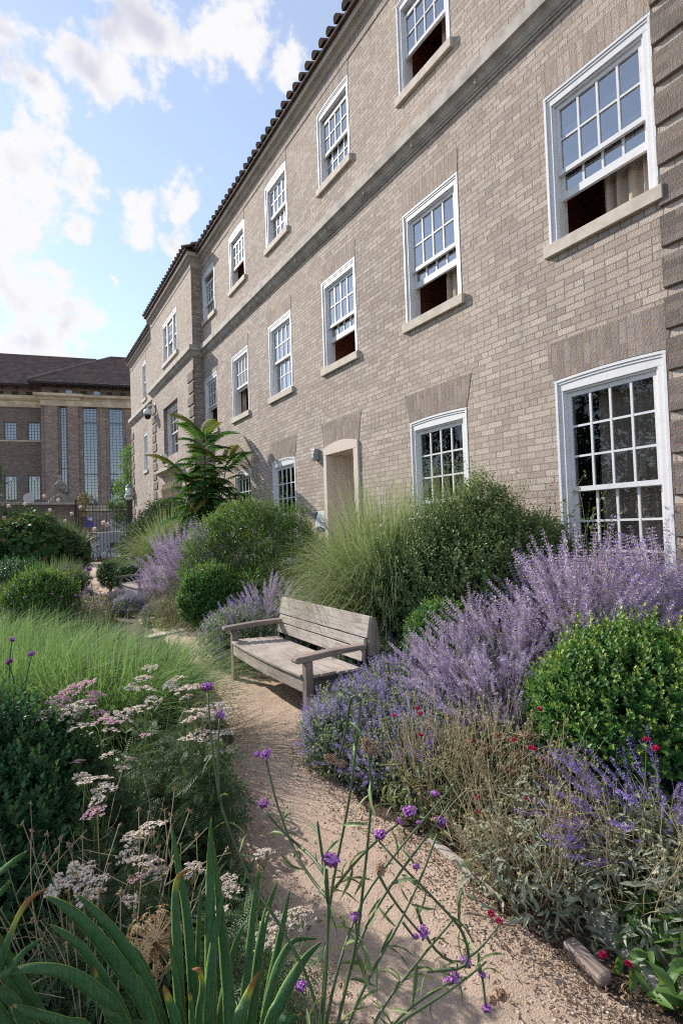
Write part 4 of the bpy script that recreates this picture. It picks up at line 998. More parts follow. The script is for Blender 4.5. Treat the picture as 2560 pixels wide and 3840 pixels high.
T_BOX = T_shoot(10, .068, .027, .0165, 75, 22, .55)
T_BOXL = T_shoot(8, .105, .030, .0185, 60, 14, .0)
T_BOXF = T_shoot(6, .06, .032, .020, 75, 25, .5)
def box_ball(label, x, y, cz, r, sq, n, mat, seed, tipp=.3, name='box_shrub', group='clipped box shrubs', T=None, extra=(), big=1.):
    t = empty_plant(name, label, 'shrub', x, y, group)
    lumps = [(0, 0, cz, r, r, r*sq)]+list(extra)
    p, nn = lumps_surface(lumps, n, .02, .20, seed, .15)
    g_ = np.random.default_rng(seed); d = nn*.75+np.array([0, 0, .55])+g_.normal(0, .22, nn.shape)
    tm = np.where(g_.random(len(p)) < tipp*np.clip(.3+nn[:, 2]+.4, .15, 1.2), g_.uniform(.4, 1, len(p)), .05)
    parts = [scatter(T or T_BOX, p, d, big*g_.uniform(.7, 1.2, len(p)), tipm=tm)]
    p2, n2 = lumps_surface([(a, b, c, d_*.84, e*.84, f_*.84) for a, b, c, d_, e, f_ in lumps], n//3, .02, .15, seed+1, .05)
    parts.append(scatter(T_leaf(.06, .045, .1, .1), p2, n2+g_.normal(0, .6, n2.shape), 1.0, rnd=g_.uniform(0, .15, len(p2))))
    p3, n3 = lumps_surface(lumps, int(n*.14), .1, .06, seed+5, .15)
    w3 = g_.random(len(p3)) < np.clip(.55+n3[:, 2]*.6, .05, 1); p3, n3 = p3[w3], n3[w3]
    parts.append(scatter(T_BOXL, p3, n3*.3+np.array([0, 0, .9])+g_.normal(0, .12, n3.shape), g_.uniform(.6, 1.2, len(p3))*(big if T is None else 1.5), tipm=np.where(g_.random(len(p3)) < tipp, g_.uniform(.5, 1, len(p3)), .1)))
    foliage('foliage', parts, LM[mat], t)
    trunk(t, cz+r*.3, .035, seed=seed, spread=r*.6)
    return t
box_ball('large bright box ball with yellow green tips at the right edge', 3.09, 1.68, .46, .54, 1.0, 4600, 'box', 21, .5, big=1.2)
box_ball('dark green box ball filling the lower left edge', -.22, 3.02, .32, .56, 1.0, 6200, 'boxdark', 22, .10, extra=[(.1, -.35, .25, .42, .42, .45)], big=1.2)  # darker leaf green puts the shade on this ball into its colour
box_ball('small light green box shrub between the big shrub and purple sage', 3.28, 3.5, .60, .30, 1.15, 2600, 'box', 23, .4)
box_ball('round clipped box ball with pale tips left of the oak bench', 2.55, 7.85, .66, .46, 1.0, 5000, 'box', 24, .45)
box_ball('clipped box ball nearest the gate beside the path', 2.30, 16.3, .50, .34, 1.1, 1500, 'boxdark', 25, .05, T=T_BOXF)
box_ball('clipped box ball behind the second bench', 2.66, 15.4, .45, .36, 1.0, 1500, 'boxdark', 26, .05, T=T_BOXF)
box_ball('low box mound with yellow shoots rising from the left grasses', .34, 9.7, .62, .52, .9, 3800, 'box', 27, .6, T=T_BOXF)
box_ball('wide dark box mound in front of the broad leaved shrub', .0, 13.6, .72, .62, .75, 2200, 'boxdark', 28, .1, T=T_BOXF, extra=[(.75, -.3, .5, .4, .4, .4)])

def leafy_shrub(name, label, cat, x, y, lumps, n, T, mat, seed, group=None, up=.5, tipp=.3, core=.08, sprigs=0, sprigT=None, stemmat=TWIG, deep=.3, wob=.16, scl=(.7, 1.2)):
    t = empty_plant(name, label, cat, x, y, group); g_ = np.random.default_rng(seed)
    p, nn = lumps_surface(lumps, n, .03, deep, seed, wob)
    d = nn*.8+np.array([0, 0, up])+g_.normal(0, .35, nn.shape)
    parts = [scatter(T, p, d, g_.uniform(*scl, len(p)), tipm=np.where(g_.random(len(p)) < tipp, g_.uniform(.3, 1, len(p)), 0))]
    if core:
        p2, n2 = lumps_surface([(a, b, c, q*.78, e*.78, f_*.8) for a, b, c, q, e, f_ in lumps], n//3, .03, .3, seed+1, .1)
        parts.append(scatter(T_leaf(core, core*.7, .1, .2), p2, n2+g_.normal(0, .7, n2.shape), 1.0, rnd=g_.uniform(0, .2, len(p2))))
    if sprigs:
        p3, n3 = lumps_surface(lumps, sprigs, .3, .05, seed+2, wob); d3 = n3*.55+np.array([0, 0, .9])+g_.normal(0, .25, n3.shape)
        parts.append(scatter(sprigT, p3, d3, g_.uniform(.6, 1.3, len(p3)), tipm=g_.uniform(.2, 1, len(p3))))
    foliage('foliage', parts, LM[mat], t)
    g2 = random.Random(seed); mb = MB()
    for i in range(16):
        L = lumps[i % len(lumps)]; a = g2.uniform(0, 6.28); q = g2.uniform(.3, .95)
        e = Vector((L[0]+L[3]*q*math.cos(a), L[1]+L[4]*q*math.sin(a), L[2]+L[5]*g2.uniform(.1, .75)))
        mb.tube([(g2.uniform(-.1, .1), g2.uniform(-.1, .1), 0), (e.x*.4, e.y*.4, e.z*.55), tuple(e)], [.018, .011, .004], 5)
    mb.build('branches', stemmat, t)
    return t
T_AB = T_shoot(8, .12, .030, .019, 80, 30, .7, stem=.0015)
T_ABL = T_shoot(12, .42, .032, .020, 75, 40, .75, stem=.002)
leafy_shrub('glossy_shrub', 'large dark glossy leaved shrub with reddish twigs below the middle windows', 'shrub', 3.92, 4.02,
  [(-.10, .30, .80, .55, .55, .80), (.15, .0, .95, .65, .62, .90), (.45, -.42, .85, .55, .55, .85), (.36, -.10, 1.50, .38, .4, .55), (.02, .22, 1.36, .36, .38, .42), (.62, -.75, .62, .5, .5, .62), (.62, -.45, 1.35, .36, .36, .45), (-.35, .5, .55, .40, .4, .5),
   (.10, -.35, 1.15, .38, .36, .40), (-.15, .05, 1.12, .34, .36, .38), (.45, .35, 1.2, .4, .4, .5), (.2, -.5, .6, .42, .40, .45), (.75, -.9, 1.0, .32, .32, .4), (.3, -.25, 1.72, .24, .24, .34)],
  9000, T_AB, 'abelia', 31, tipp=.35, sprigs=420, sprigT=T_ABL, wob=.34, deep=.42, scl=(.6, 1.5))
T_CH = T_shoot(9, .16, .055, .016, 70, 25, .4, stem=.002)
leafy_shrub('fine_leaved_shrub', 'rounded light green fine leaved shrub against the wall left of the porch', 'shrub', 3.55, 8.5,
  [(-.5, .3, .95, .65, .6, .95), (.0, .0, 1.15, .75, .7, 1.0), (.5, -.25, 1.05, .62, .6, 1.0), (-.2, .1, 1.6, .5, .5, .5)], 4200, T_CH, 'choisya', 32, tipp=.5, sprigs=110, sprigT=T_shoot(12, .45, .06, .018, 70, 30, .6, stem=.002))
leafy_shrub('low_shrub', 'low dark bushy shrub behind the round box ball', 'shrub', 3.25, 7.6, [(0, 0, .5, .6, .6, .55), (.5, -.4, .45, .5, .5, .5)], 1800, T_CH, 'choisya', 33, tipp=.3)
T_CL = T_shoot(7, .22, .085, .05, 75, 40, .5, stem=.003)
leafy_shrub('climbing_shrub', 'tall dark leafy climber sprawling before the far wall and doorway', 'shrub', 3.95, 16.4,
  [(-.7, .3, .9, .6, .7, 1.0), (.0, .0, 1.4, .8, .8, 1.2), (.6, -.6, 1.7, .7, .8, .95), (.3, .6, 1.9, .6, .7, .75), (-.55, -.2, 1.6, .45, .45, .6)], 3000, T_CL, 'climber', 34, tipp=.3, core=.16, sprigs=60, sprigT=T_shoot(9, .5, .09, .05, 70, 45, .5, stem=.004))
T_HY = T_shoot(5, .16, .17, .13, 85, 50, .5, decussate=False, stem=.004, leafT=T_leaf6)
leafy_shrub('broad_leaved_shrub', 'broad leaved green shrub with bronze patches before the garden wall', 'shrub', .35, 16.2,
  [(-.9, .2, 1.0, .8, .8, 1.05), (.1, .0, 1.15, .9, .8, 1.05), (.75, -.1, .9, .6, .6, .85), (-1.9, .4, 1.1, .9, .8, 1.1)], 1400, T_HY, 'hydr', 35, tipp=.25, core=.2)
T_RO = T_shoot(6, .2, .07, .045, 75, 45, .6, stem=.003)
def roses():
    t = leafy_shrub('rose_bush', 'tall rose bush dotted with pale pink blooms on the garden wall', 'rose', .2, 22.5,
      [(-1.5, 0, 1.6, .9, .7, 1.6), (-.3, 0, 1.6, 1.0, .7, 1.3), (-3.2, .1, 1.3, .8, .6, 1.2), (-2.4, 0, 2.2, .7, .6, 1.4)], 2200, T_RO, 'climber', 36, tipp=.4, core=.18, sprigs=60, sprigT=T_shoot(9, .6, .08, .05, 70, 45, .5, stem=.004))
    fv = scatter(T_leaf(.055, .05, .3, -.4), np.zeros((26, 3))+rng.normal(0, .02, (26, 3)), rng.normal(size=(26, 3))+np.array([0, -.3, .6]), 1.0)
    proto = None
    for i, (px, py) in enumerate([(102, 1140), (134, 1149), (185, 1165), (150, 1197), (238, 1201), (247, 1205), (20, 1162), (70, 1180), (40, 1205), (10, 1190), (218, 1216), (58, 1158), (115, 1172), (165, 1180)]):
        w_ = at(px, py, 18.0 if i not in (4, 5, 10) else 14.3)-t.location
        if proto is None: o = proto = foliage('bloom', fv, LM['rose'], t)
        else: o = proto.copy(); col.objects.link(o); o.parent = t
        o.location = w_; o.scale = (1.0,)*3
roses()

# ---- grasses
def grass_clump(name, label, x, y, n, rad, h, spread, mat, seed, group=None, width=.007, droop=.6, bias=(0, 0), tilt0=.15, seg=6, extra=(), hvar=.4):
    parts = [grass_blades(n, (0, 0, 0), rad, h, spread, seed, width, seg, droop, bias, hvar=hvar, tilt0=tilt0)]
    for (ex, ey, en, er, eh, es) in extra: parts.append(grass_blades(en, (ex, ey, 0), er, eh, es, seed+int(ex*10)+7, width, seg, droop, bias, tilt0=tilt0))
    V, F, r, tp = merge(parts)
    o = npmesh(name, V, F, LM[mat], None, {'rnd': r, 'tip': tp}); o.location = (x, y, 0)
    return tag(o, label, 'grass', group)
G_ = 'ornamental grass clumps'
grass_clump('silver_grass_clump', 'large arching silver grass with straw tips between bench and glossy shrub', 3.78, 5.05, 6200, .36, 2.65, 1.05, 'misc', 41, G_, .0105, .70, (-.22, .0), .42, 7, hvar=.5)
grass_clump('silver_grass_clump', 'tall silver grass behind the glossy shrub under the second window', 4.35, 4.5, 1300, .25, 2.75, .75, 'misc', 42, G_, .008, .4, (-.1, 0), .3)
grass_clump('silver_grass_clump', 'thin open grass tuft before the white window left of the porch', 3.55, 6.6, 350, .18, 1.35, .7, 'misc', 43, G_, .007, .5, (-.2, 0), .3)
grass_clump('silver_grass_clump', 'silver grass fountain beside the purple sage near the far doorway', 3.6, 14.3, 3000, .35, 2.7, 1.2, 'misc', 44, G_, .019, .65, (-.25, -.1), .4)
grass_clump('blue_grass_clump', 'blue green grass tuft before the garden wall pier', 1.0, 16.3, 3800, .32, 2.5, .85, 'bluegrass', 45, G_, .017, .5, (.0, 0), .4)
grass_clump('blue_grass_clump', 'dark low grass tuft beside the path in front of the blue green one', .85, 13.4, 3200, .3, 1.35, .62, 'bluegrass', 46, G_, .014, .5, (.0, 0), .4)
grass_clump('green_grass_clump', 'big fresh green grass mound leaning over the path opposite the bench', .58, 4.6, 3600, .48, 1.12, 1.0, 'grass', 47, G_, .0085, .60, (.10, -.08), .5, 7, hvar=.6)
grass_clump('green_grass_clump', 'fresh green grass mound at the left edge behind the dark box ball', -.15, 5.1, 3000, .5, 1.2, 1.0, 'grass', 48, G_, .0080, .55, (0, -.08), .5, 7, hvar=.6)
grass_clump('green_grass_clump', 'soft green grass behind the large grass mound by the path', .35, 6.7, 2600, .6, .85, .8, 'grass', 49, G_, .0095, .5, (.05, 0), .45, hvar=.6)
grass_clump('green_grass_clump', 'pale green grass along the left edge further back', -.45, 8.2, 2400, .7, .9, .9, 'grass', 50, G_, .011, .5, (0, 0), .45, hvar=.6)
grass_clump('green_grass_clump', 'short grass fringe at the path bend left of the slab', 1.45, 6.6, 900, .3, .42, .4, 'grass', 51, G_, .007, .5, (.1, 0), .45)

# ---- purple sage and catmint: build one of each, then copy
T_SP = [T_spike(.20, 13, 6, .0100, .014, .45, s_, .0016) for s_ in (1, 2, 3)]
T_SPL = T_leaf(.045, .013, .15, .2)
def sage_proto(h, spread, n, seed, name, label, x, y, mat='sage', leafmat='sageleaf', lean=(0, 0), group=None, fat=1.0, lat=5):
    t = empty_plant(name, label, 'sage', x, y, group); g_ = np.random.default_rng(seed)
    az = g_.uniform(0, 6.283, n); q = np.sqrt(g_.random(n)); out = np.stack([np.cos(az), np.sin(az)], 1)
    p0 = np.concatenate([out*q[:, None]*.10, np.zeros((n, 1))], 1)
    hh = h*(1-.35*q**2)*g_.uniform(.75, 1.02, n)
    tip = np.concatenate([out*(q*spread)[:, None]+np.array(lean)*h+g_.normal(0, .05, (n, 2)), hh[:, None]], 1)
    mid = np.concatenate([out*(q*spread*.35)[:, None], (hh*.6)[:, None]], 1)
    P = bez(p0, mid, tip, 7)
    foliage('stems', stems(P, .0028, .0013), LM['sagestem'], t)
    parts = []; pl = []
    tan = tip-mid; tan /= np.linalg.norm(tan, axis=1, keepdims=True)
    parts.append(scatter(T_SP[0], P[:, 5], tan+g_.normal(0, .05, tan.shape), fat*h*.9*g_.uniform(.9, 1.4, n)))
    for k in range(lat):
        t_ = g_.uniform(.48, .93, n); i0 = np.minimum((t_*6).astype(int), 5); fr = t_*6-i0
        pos = P[np.arange(n), i0]*(1-fr)[:, None]+P[np.arange(n), i0+1]*fr[:, None]
        a2 = g_.uniform(0, 6.283, n)
        d = tan*.9+np.stack([np.cos(a2), np.sin(a2), np.full(n, .25)], 1)*g_.uniform(.4, .9, n)[:, None]
        parts.append(scatter(T_SP[k % 3], pos, d, fat*h*g_.uniform(.45, .95, n)*(1.15-t_*.5)))
    foliage('flower_spikes', parts, LM[mat], t)
    for k in range(16):
        t_ = g_.uniform(.08, .75, n); i0 = np.minimum((t_*6).astype(int), 5); fr = t_*6-i0
        pos = P[np.arange(n), i0]*(1-fr)[:, None]+P[np.arange(n), i0+1]*fr[:, None]
        pl.append(scatter(T_SPL, pos, g_.normal(size=(n, 3))+np.array([0, 0, .6]), g_.uniform(.7, 1.4, n), tipm=np.where(g_.random(n) < .1, 1, 0)))
    foliage('foliage', pl, LM[leafmat], t)
    return t
def again(src, label, x, y, s=1.0, rz=0.0, sz=None):
    c = copy_tree(src); c.location = (x, y, 0); c.rotation_euler = (0, 0, rz); c.scale = (s, s, sz or s); c['label'] = label; return c
SG = 'russian sage plants'
sA = sage_proto(1.66, .66, 95, 61, 'russian_sage', 'tallest lilac sage whose spires cross the big ground floor window', 3.80, 2.45, group=SG)
sB = sage_proto(1.15, .64, 95, 62, 'russian_sage', 'dense lilac sage sprawling left of the bright box ball', 3.22, 2.72, group=SG, lean=(-.12, .05))
again(sA, 'lilac sage at the right edge behind the bright box ball', 4.38, 2.12, .97, 2.1)
again(sA, 'lilac sage against the wall between glossy shrub and window', 4.15, 2.95, .88, 4.0)
again(sB, 'lilac sage leaning over catmint near the bench end', 2.92, 3.05, .82, 1.2)
again(sB, 'lilac sage in front of the small light green box', 3.42, 3.12, .95, 3.3)
again(sB, 'lilac sage low beside the left flank of the bright box ball', 2.72, 2.45, .74, 5.1)
again(sA, 'tall violet sage clump left of the fine leaved shrub', 2.65, 10.1, 1.12, .7)
again(sA, 'violet sage rising beside the fine leaved shrub in front of the ailanthus', 3.0, 9.3, 1.18, 2.9)
again(sB, 'violet sage spilling toward the path beside the second bench', 2.45, 10.8, 1.0, 4.4)
again(sB, 'lilac sage spires behind the far end of the oak bench', 2.95, 6.65, .95, 2.2)
T_SV = T_SP[1]
sC = sage_proto(.62, .52, 60, 63, 'violet_salvia', 'deep violet salvia in the right corner below the bright box ball', 2.50, 1.30, 'salvia', 'olive', (-.15, .1), None, 1.25, 4)
again(sC, 'small violet salvia by the path left of the far box mound', .85, 11.2, 1.25, 1.0)['category'] = 'salvia'
sC['category'] = 'salvia'

T_NL = T_shoot(6, .07, .024, .017, 80, 40, .6, stem=.001)
T_NS = [T_spike(.11, 9, 6, .0075, .0095, .4, s_, .0012) for s_ in (4, 5)]
def catmint(label, x, y, r, h, seed, nl=2600, ns=620):
    t = empty_plant('catmint', label, 'catmint', x, y, 'catmint mounds'); g_ = np.random.default_rng(seed)
    lumps = [(0, 0, h*.40, r, r, h*.55)]+[(r*.55*math.cos(a), r*.55*math.sin(a), h*g_.uniform(.22, .4), r*.6, r*.6, h*.5) for a in g_.uniform(0, 6.28, 5)]
    p, nn = lumps_surface(lumps, nl, .0, .4, seed, .2)
    foliage('foliage', [scatter(T_NL, p, nn*.6+np.array([0, 0, .6])+g_.normal(0, .4, nn.shape), g_.uniform(.7, 1.3, len(p)))], LM['nepleaf'], t)
    p, nn = lumps_surface(lumps, ns, .05, .12, seed+1, .2)
    d = nn*.7+np.array([0, 0, .75])+g_.normal(0, .35, nn.shape)
    foliage('flower_spikes', [scatter(T_NS[i], p[i::2], d[i::2], g_.uniform(.6, 1.35, len(p[i::2]))) for i in (0, 1)], LM['nep'], t)
    return t
cA = catmint('broad lavender blue catmint mound spilling onto the path before the bench', 2.20, 3.20, .46, .46, 71)
cB = catmint('grey green catmint mound at the far end of the bench', 2.42, 6.35, .52, .72, 72, ns=330)
again(cA, 'catmint mound at the path edge below the first one', 2.22, 2.72, .85, 1.1)
again(cA, 'catmint mound between the near bench leg and the sage', 2.66, 3.42, 1.0, 2.3, 1.15)
again(cA, 'catmint mound beneath the sprawling lilac sage', 2.60, 2.85, 1.0, 4.0, 1.1)
again(cB, 'catmint behind the bench under the silver grass', 2.98, 5.55, .85, 2.0, .8)
again(cB, 'catmint reaching through the back of the bench near end', 2.98, 4.25, .8, 4.1, .85)
again(cB, 'catmint mound behind the bench beside the round box ball', 2.75, 6.95, .9, .6)
again(cA, 'violet blue catmint mound in front of the second bench', 2.12, 11.6, .95, .4, .85)
again(cA, 'violet blue catmint between the path and the second bench', 2.05, 12.9, .9, 1.9, .75)
again(cB, 'low catmint running along the path beyond the stone slab', 2.25, 9.9, .6, 3.0)

# ---- mixed dry planting by the path (between slab and second bench)
def wiry(name, label, cat, x, y, rad, h, n, seed, stemmat, leafm, heads=60, headmat='seed', leafT=None, nl=900, lean=(0, 0), headr=.0085, group=None, low=.18):
    t = empty_plant(name, label, cat, x, y, group); g_ = np.random.default_rng(seed)
    az = g_.uniform(0, 6.28, n); q = np.sqrt(g_.random(n)); out = np.stack([np.cos(az), np.sin(az)], 1)
    p0 = np.concatenate([out*(q*rad*.6)[:, None], np.zeros((n, 1))], 1)
    tip = np.concatenate([out*(q*rad*1.15)[:, None]+np.array(lean)*h+g_.normal(0, .06, (n, 2)), (h*g_.uniform(.5, 1.05, n))[:, None]], 1)
    mid = (p0+tip)/2+np.concatenate([g_.normal(0, .06, (n, 2)), np.full((n, 1), .05)], 1)
    P = bez(p0, mid, tip, 7); parts = [stems(P, .0029, .0014)]
    b0 = P[:, 4]; b2 = b0+np.concatenate([g_.normal(0, .10, (n, 2)), g_.uniform(.03, .16, (n, 1))], 1)
    P2 = bez(b0, (b0+b2)/2+g_.normal(0, .02, b0.shape), b2, 5); parts.append(stems(P2, .0019, .0011))
    foliage('stems', parts, LM[stemmat], t)
    hp_ = np.concatenate([tip, b2])[:heads]; nb = T_ball(1.)
    v, f, tp = nb; lt = T_leaf(1.5, .7, .2, .3); k_ = 7; vv, ff, tt_ = [v*.62], [f], [tp]
    for i in range(k_):
        dd = g_.normal(size=3); dd[2] += .4; dd /= np.linalg.norm(dd); xx = np.cross(dd, g_.normal(size=3)); xx /= np.linalg.norm(xx); vv.append(lt[0]@np.stack([xx, dd, np.cross(xx, dd)])); ff.append(lt[1]+12+4*i); tt_.append(np.full(4, .4))
    T = (np.concatenate(vv), np.concatenate(ff), np.concatenate(tt_))
    foliage('seed_heads', [scatter(T, hp_, g_.normal(size=hp_.shape)*.5+np.array([0, 0, 1]), headr*g_.uniform(.5, 1.2, len(hp_)), tipm=g_.random(len(hp_)))], LM[headmat], t)['kind'] = 'stuff'
    p, nn = lumps_surface([(0, 0, low*.6, rad, rad, low), (rad*.4, rad*.2, low*.9, rad*.5, rad*.5, low*1.1), (-rad*.3, -rad*.3, low*.8, rad*.55, rad*.5, low)], nl, .005, .6, seed, .3)
    foliage('foliage', [scatter(leafT or T_leaf6(.062, .017, .2, .35), p, nn*.5+np.array([0, 0, .7])+g_.normal(0, .6, nn.shape), g_.uniform(.5, 1.2, len(p)), tipm=np.where(g_.random(len(p)) < .18, g_.uniform(.3, 1, len(p)), 0))], LM[leafm], t)
    return t
RF = None
def red_flower(parent, p, s_=1.0):
    global RF
    if RF is None:
        g_ = np.random.default_rng(3); k = 70; d = g_.normal(size=(k, 3)); d[:, 2] = np.abs(d[:, 2])*.8-.1
        V, F, r, t_ = scatter(T_leaf(.013, .006, .2, -.2), d*.004, d, 1.0)
        # petals point outwards: lay template's long axis along d
        d /= np.linalg.norm(d, axis=1, keepdims=True)
        RF = foliage('flower', scatter((T_leaf(.013, .007)[0][:, [0, 2, 1]], T_leaf(.013, .007)[1], np.zeros(4)), d*.004, d, g_.uniform(.7, 1.2, k)), LM['red'], parent); o = RF
    else: o = RF.copy(); col.objects.link(o); o.parent = parent
    o.location = Vector(p)-parent.location; o.scale = (s_,)*3
    bpy_z = random.uniform(0, 6); o.rotation_euler = (random.uniform(-.5, .5), random.uniform(-.5, .5), bpy_z)
    return o
random.seed(2)
KA = wiry('scabious', 'wiry straw stemmed scabious with crimson flowers and tan seed heads before the catmint', 'scabious', 2.12, 2.28, .36, .62, 150, 81, 'straw', 'olive', 220, 'seed', nl=1500, low=.22)
KB = wiry('scabious', 'tangled beige scabious with crimson flowers left of the bright box ball', 'scabious', 2.36, 1.98, .34, .66, 140, 82, 'straw', 'olive', 200, 'seed', nl=1300, low=.22)
KC = wiry('scabious', 'grey leaved scabious spilling over the timber board at the lower right', 'scabious', 2.02, 1.62, .34, .50, 170, 83, 'straw', 'grey', 210, 'seed', nl=1700, low=.20, lean=(-.08, 0))
KD = wiry('scabious', 'sprawling grey green scabious with red dots at the bottom right edge', 'scabious', 2.22, 1.22, .36, .48, 150, 84, 'straw', 'grey', 190, 'seed', nl=1500, low=.20)
for K, pts in ((KA, [(965, 1640, 2.9), (966, 1690, 2.85), (958, 1628, 2.95), (905, 1645, 2.95), (1095, 1832, 2.6), (1100, 1866, 2.55)]), (KB, [(1238, 1630, 2.6), (1217, 1718, 2.55), (1225, 1722, 2.5), (1210, 1838, 2.45), (1298, 1886, 2.35), (1180, 1700, 2.6)]), (KC, [(1127, 2100, 2.1), (1145, 2118, 2.0), (1427, 2068, 2.1), (1170, 1960, 2.3)]), (KD, [(1383, 2195, 1.9), (1442, 2216, 1.85), (1552, 2008, 2.1), (1505, 1720, 2.1), (1483, 1700, 2.15)])):
    for (px, py, zc) in pts: red_flower(K, at(px, py, zc), .95)
# long bare stems carrying the two crimson flowers high in front of the box ball
P = []
for (px, py, zc) in ((1505, 1722, 2.1), (1483, 1702, 2.15), (1552, 2010, 2.1), (1240, 1632, 2.6), (1217, 1720, 2.55), (1427, 2070, 2.1)):
    e = np.array(at(px, py, zc)); b_ = np.array([e[0]-.12, e[1]+.02, .1]); P.append(bez(b_[None], ((b_+e)/2+np.array([.05, 0, .06]))[None], e[None], 8)[0])
o = foliage('stems', [stems(np.array(P)-np.array(KD.location), .0026, .0015)], LM['greenstem'], KD)
wiry('dry_perennial', 'dry beige perennial with strap leaves beside the path past the stone slab', 'perennial', 2.42, 9.2, .5, .75, 160, 85, 'straw', 'olive', 160, 'dried', nl=1200, low=.35)
wiry('dry_perennial', 'rust coloured fading perennial by the path right of the slab', 'perennial', 2.75, 8.6, .4, .5, 110, 86, 'straw', 'sedum', 110, 'dried', nl=900, low=.25)
wiry('scabious', 'dry scabious with orange beige seed heads among the cream yarrow', 'scabious', .20, 2.02, .34, .72, 75, 87, 'straw', 'feather', 80, 'dried', nl=600, low=.2, headr=.009)
wiry('wildflower_plant', 'pinkish dry meadow flowers beside the low yellow tipped box', 'wildflower', .85, 10.1, .5, .8, 140, 88, 'straw', 'feather', 160, 'pink', nl=900, low=.3, headr=.016)
wiry('wildflower_plant', 'dusty pink meadow flowers at the bend left of the path', 'wildflower', .98, 9.3, .40, .62, 120, 89, 'straw', 'feather', 130, 'cream', nl=900, low=.3, headr=.014)
def sedum():
    t = empty_plant('stonecrop', 'stonecrop with flat russet heads between scabious and the box ball', 'stonecrop', 2.42, 2.2); g_ = np.random.default_rng(90)
    tips = np.array([at(px, py, zc) for px, py, zc in ((1190, 1735, 2.75), (1215, 1760, 2.7), (1235, 1785, 2.65), (1170, 1770, 2.7), (1250, 1745, 2.75), (1120, 1720, 2.9), (1145, 1690, 2.95), (1085, 1705, 2.95), (1205, 1690, 2.95), (1255, 1810, 2.6))])-np.array(t.location)
    b_ = np.concatenate([tips[:, :2]*.5, np.zeros((len(tips), 1))], 1); foliage('stems', [stems(bez(b_, (b_+tips)/2+g_.normal(0, .02, tips.shape), tips, 6), .004, .003)], LM['sedum'], t)
    v, f, tp = T_ball(1.); k = 60; proto = None
    a = g_.uniform(0, 6.28, k); q = np.sqrt(g_.random(k))*.038; pp = np.stack([q*np.cos(a), q*np.sin(a), .012-8*q**2+g_.normal(0, .003, k)], 1)
    for p in tips:
        if proto is None: o = proto = foliage('flower_head', scatter((v, f, tp), pp, np.tile([[0, 0, 1.]], (k, 1)), .0058), LM['sedum'], t)
        else: o = proto.copy(); col.objects.link(o); o.parent = t
        o.location = p; o.scale = (g_.uniform(.8, 1.3),)*3
    p, nn = lumps_surface([(0, 0, .15, .25, .25, .3)], 320, .02, .6, 91, .2)
    foliage('foliage', [scatter(T_leaf6(.065, .042, .1, .2), p, nn+g_.normal(0, .4, nn.shape)+np.array([0, 0, .4]), g_.uniform(.7, 1.2, len(p)))], LM['climber'], t)
sedum()
# ---- yarrow
YH = {}
def yarrow_head(kind, var):
    if (kind, var) in YH: return YH[(kind, var)]
    g_ = np.random.default_rng(100+var); P = []
    for i in range(16):
        a = i*2.4+g_.random(); q = .042*math.sqrt((i+.3)/16); k = 16
        c = np.array([q*math.cos(a), q*math.sin(a), .012-5*q*q+g_.normal(0, .002)])
        aa = g_.uniform(0, 6.28, k); qq = np.sqrt(g_.random(k))*.0095
        P.append(c+np.stack([qq*np.cos(aa), qq*np.sin(aa), -20*qq**2], 1))
    P = np.concatenate(P); v = np.array([(1, 0, 0), (.31, .95, 0), (-.81, .59, 0), (-.81, -.59, 0), (.31, -.95, 0), (0, 0, .5)])*.0032
    f = np.array([(5, 0, 1), (5, 1, 2), (5, 2, 3), (5, 3, 4), (5, 4, 0)])
    arr = scatter((v, f, np.zeros(6)), P, g_.normal(0, .35, P.shape)+np.array([0, 0, 1]), g_.uniform(.7, 1.3, len(P)), tipm=None)
    V, F, r, t_ = arr; t_ = np.repeat(np.where(g_.random(len(P)) < .15, 1., 0.), 6)
    # ribs under the head
    ribs = bez(np.tile([[0, 0, -.055]], (14, 1)), np.stack([.02*np.cos(np.arange(14)*2.4), .02*np.sin(np.arange(14)*2.4), np.full(14, -.02)], 1), np.stack([.038*np.cos(np.arange(14)*2.4), .038*np.sin(np.arange(14)*2.4), np.zeros(14)], 1)*np.sqrt(np.arange(14)/14)[:, None], 4)
    sv = stems(ribs, .0011, .0008)
    me_o = foliage('flower_head', (V, F, r, t_), LM[kind], None)
    ro = foliage('head_stalks', sv, LM['greenstem'], me_o)
    YH[(kind, var)] = me_o
    return me_o
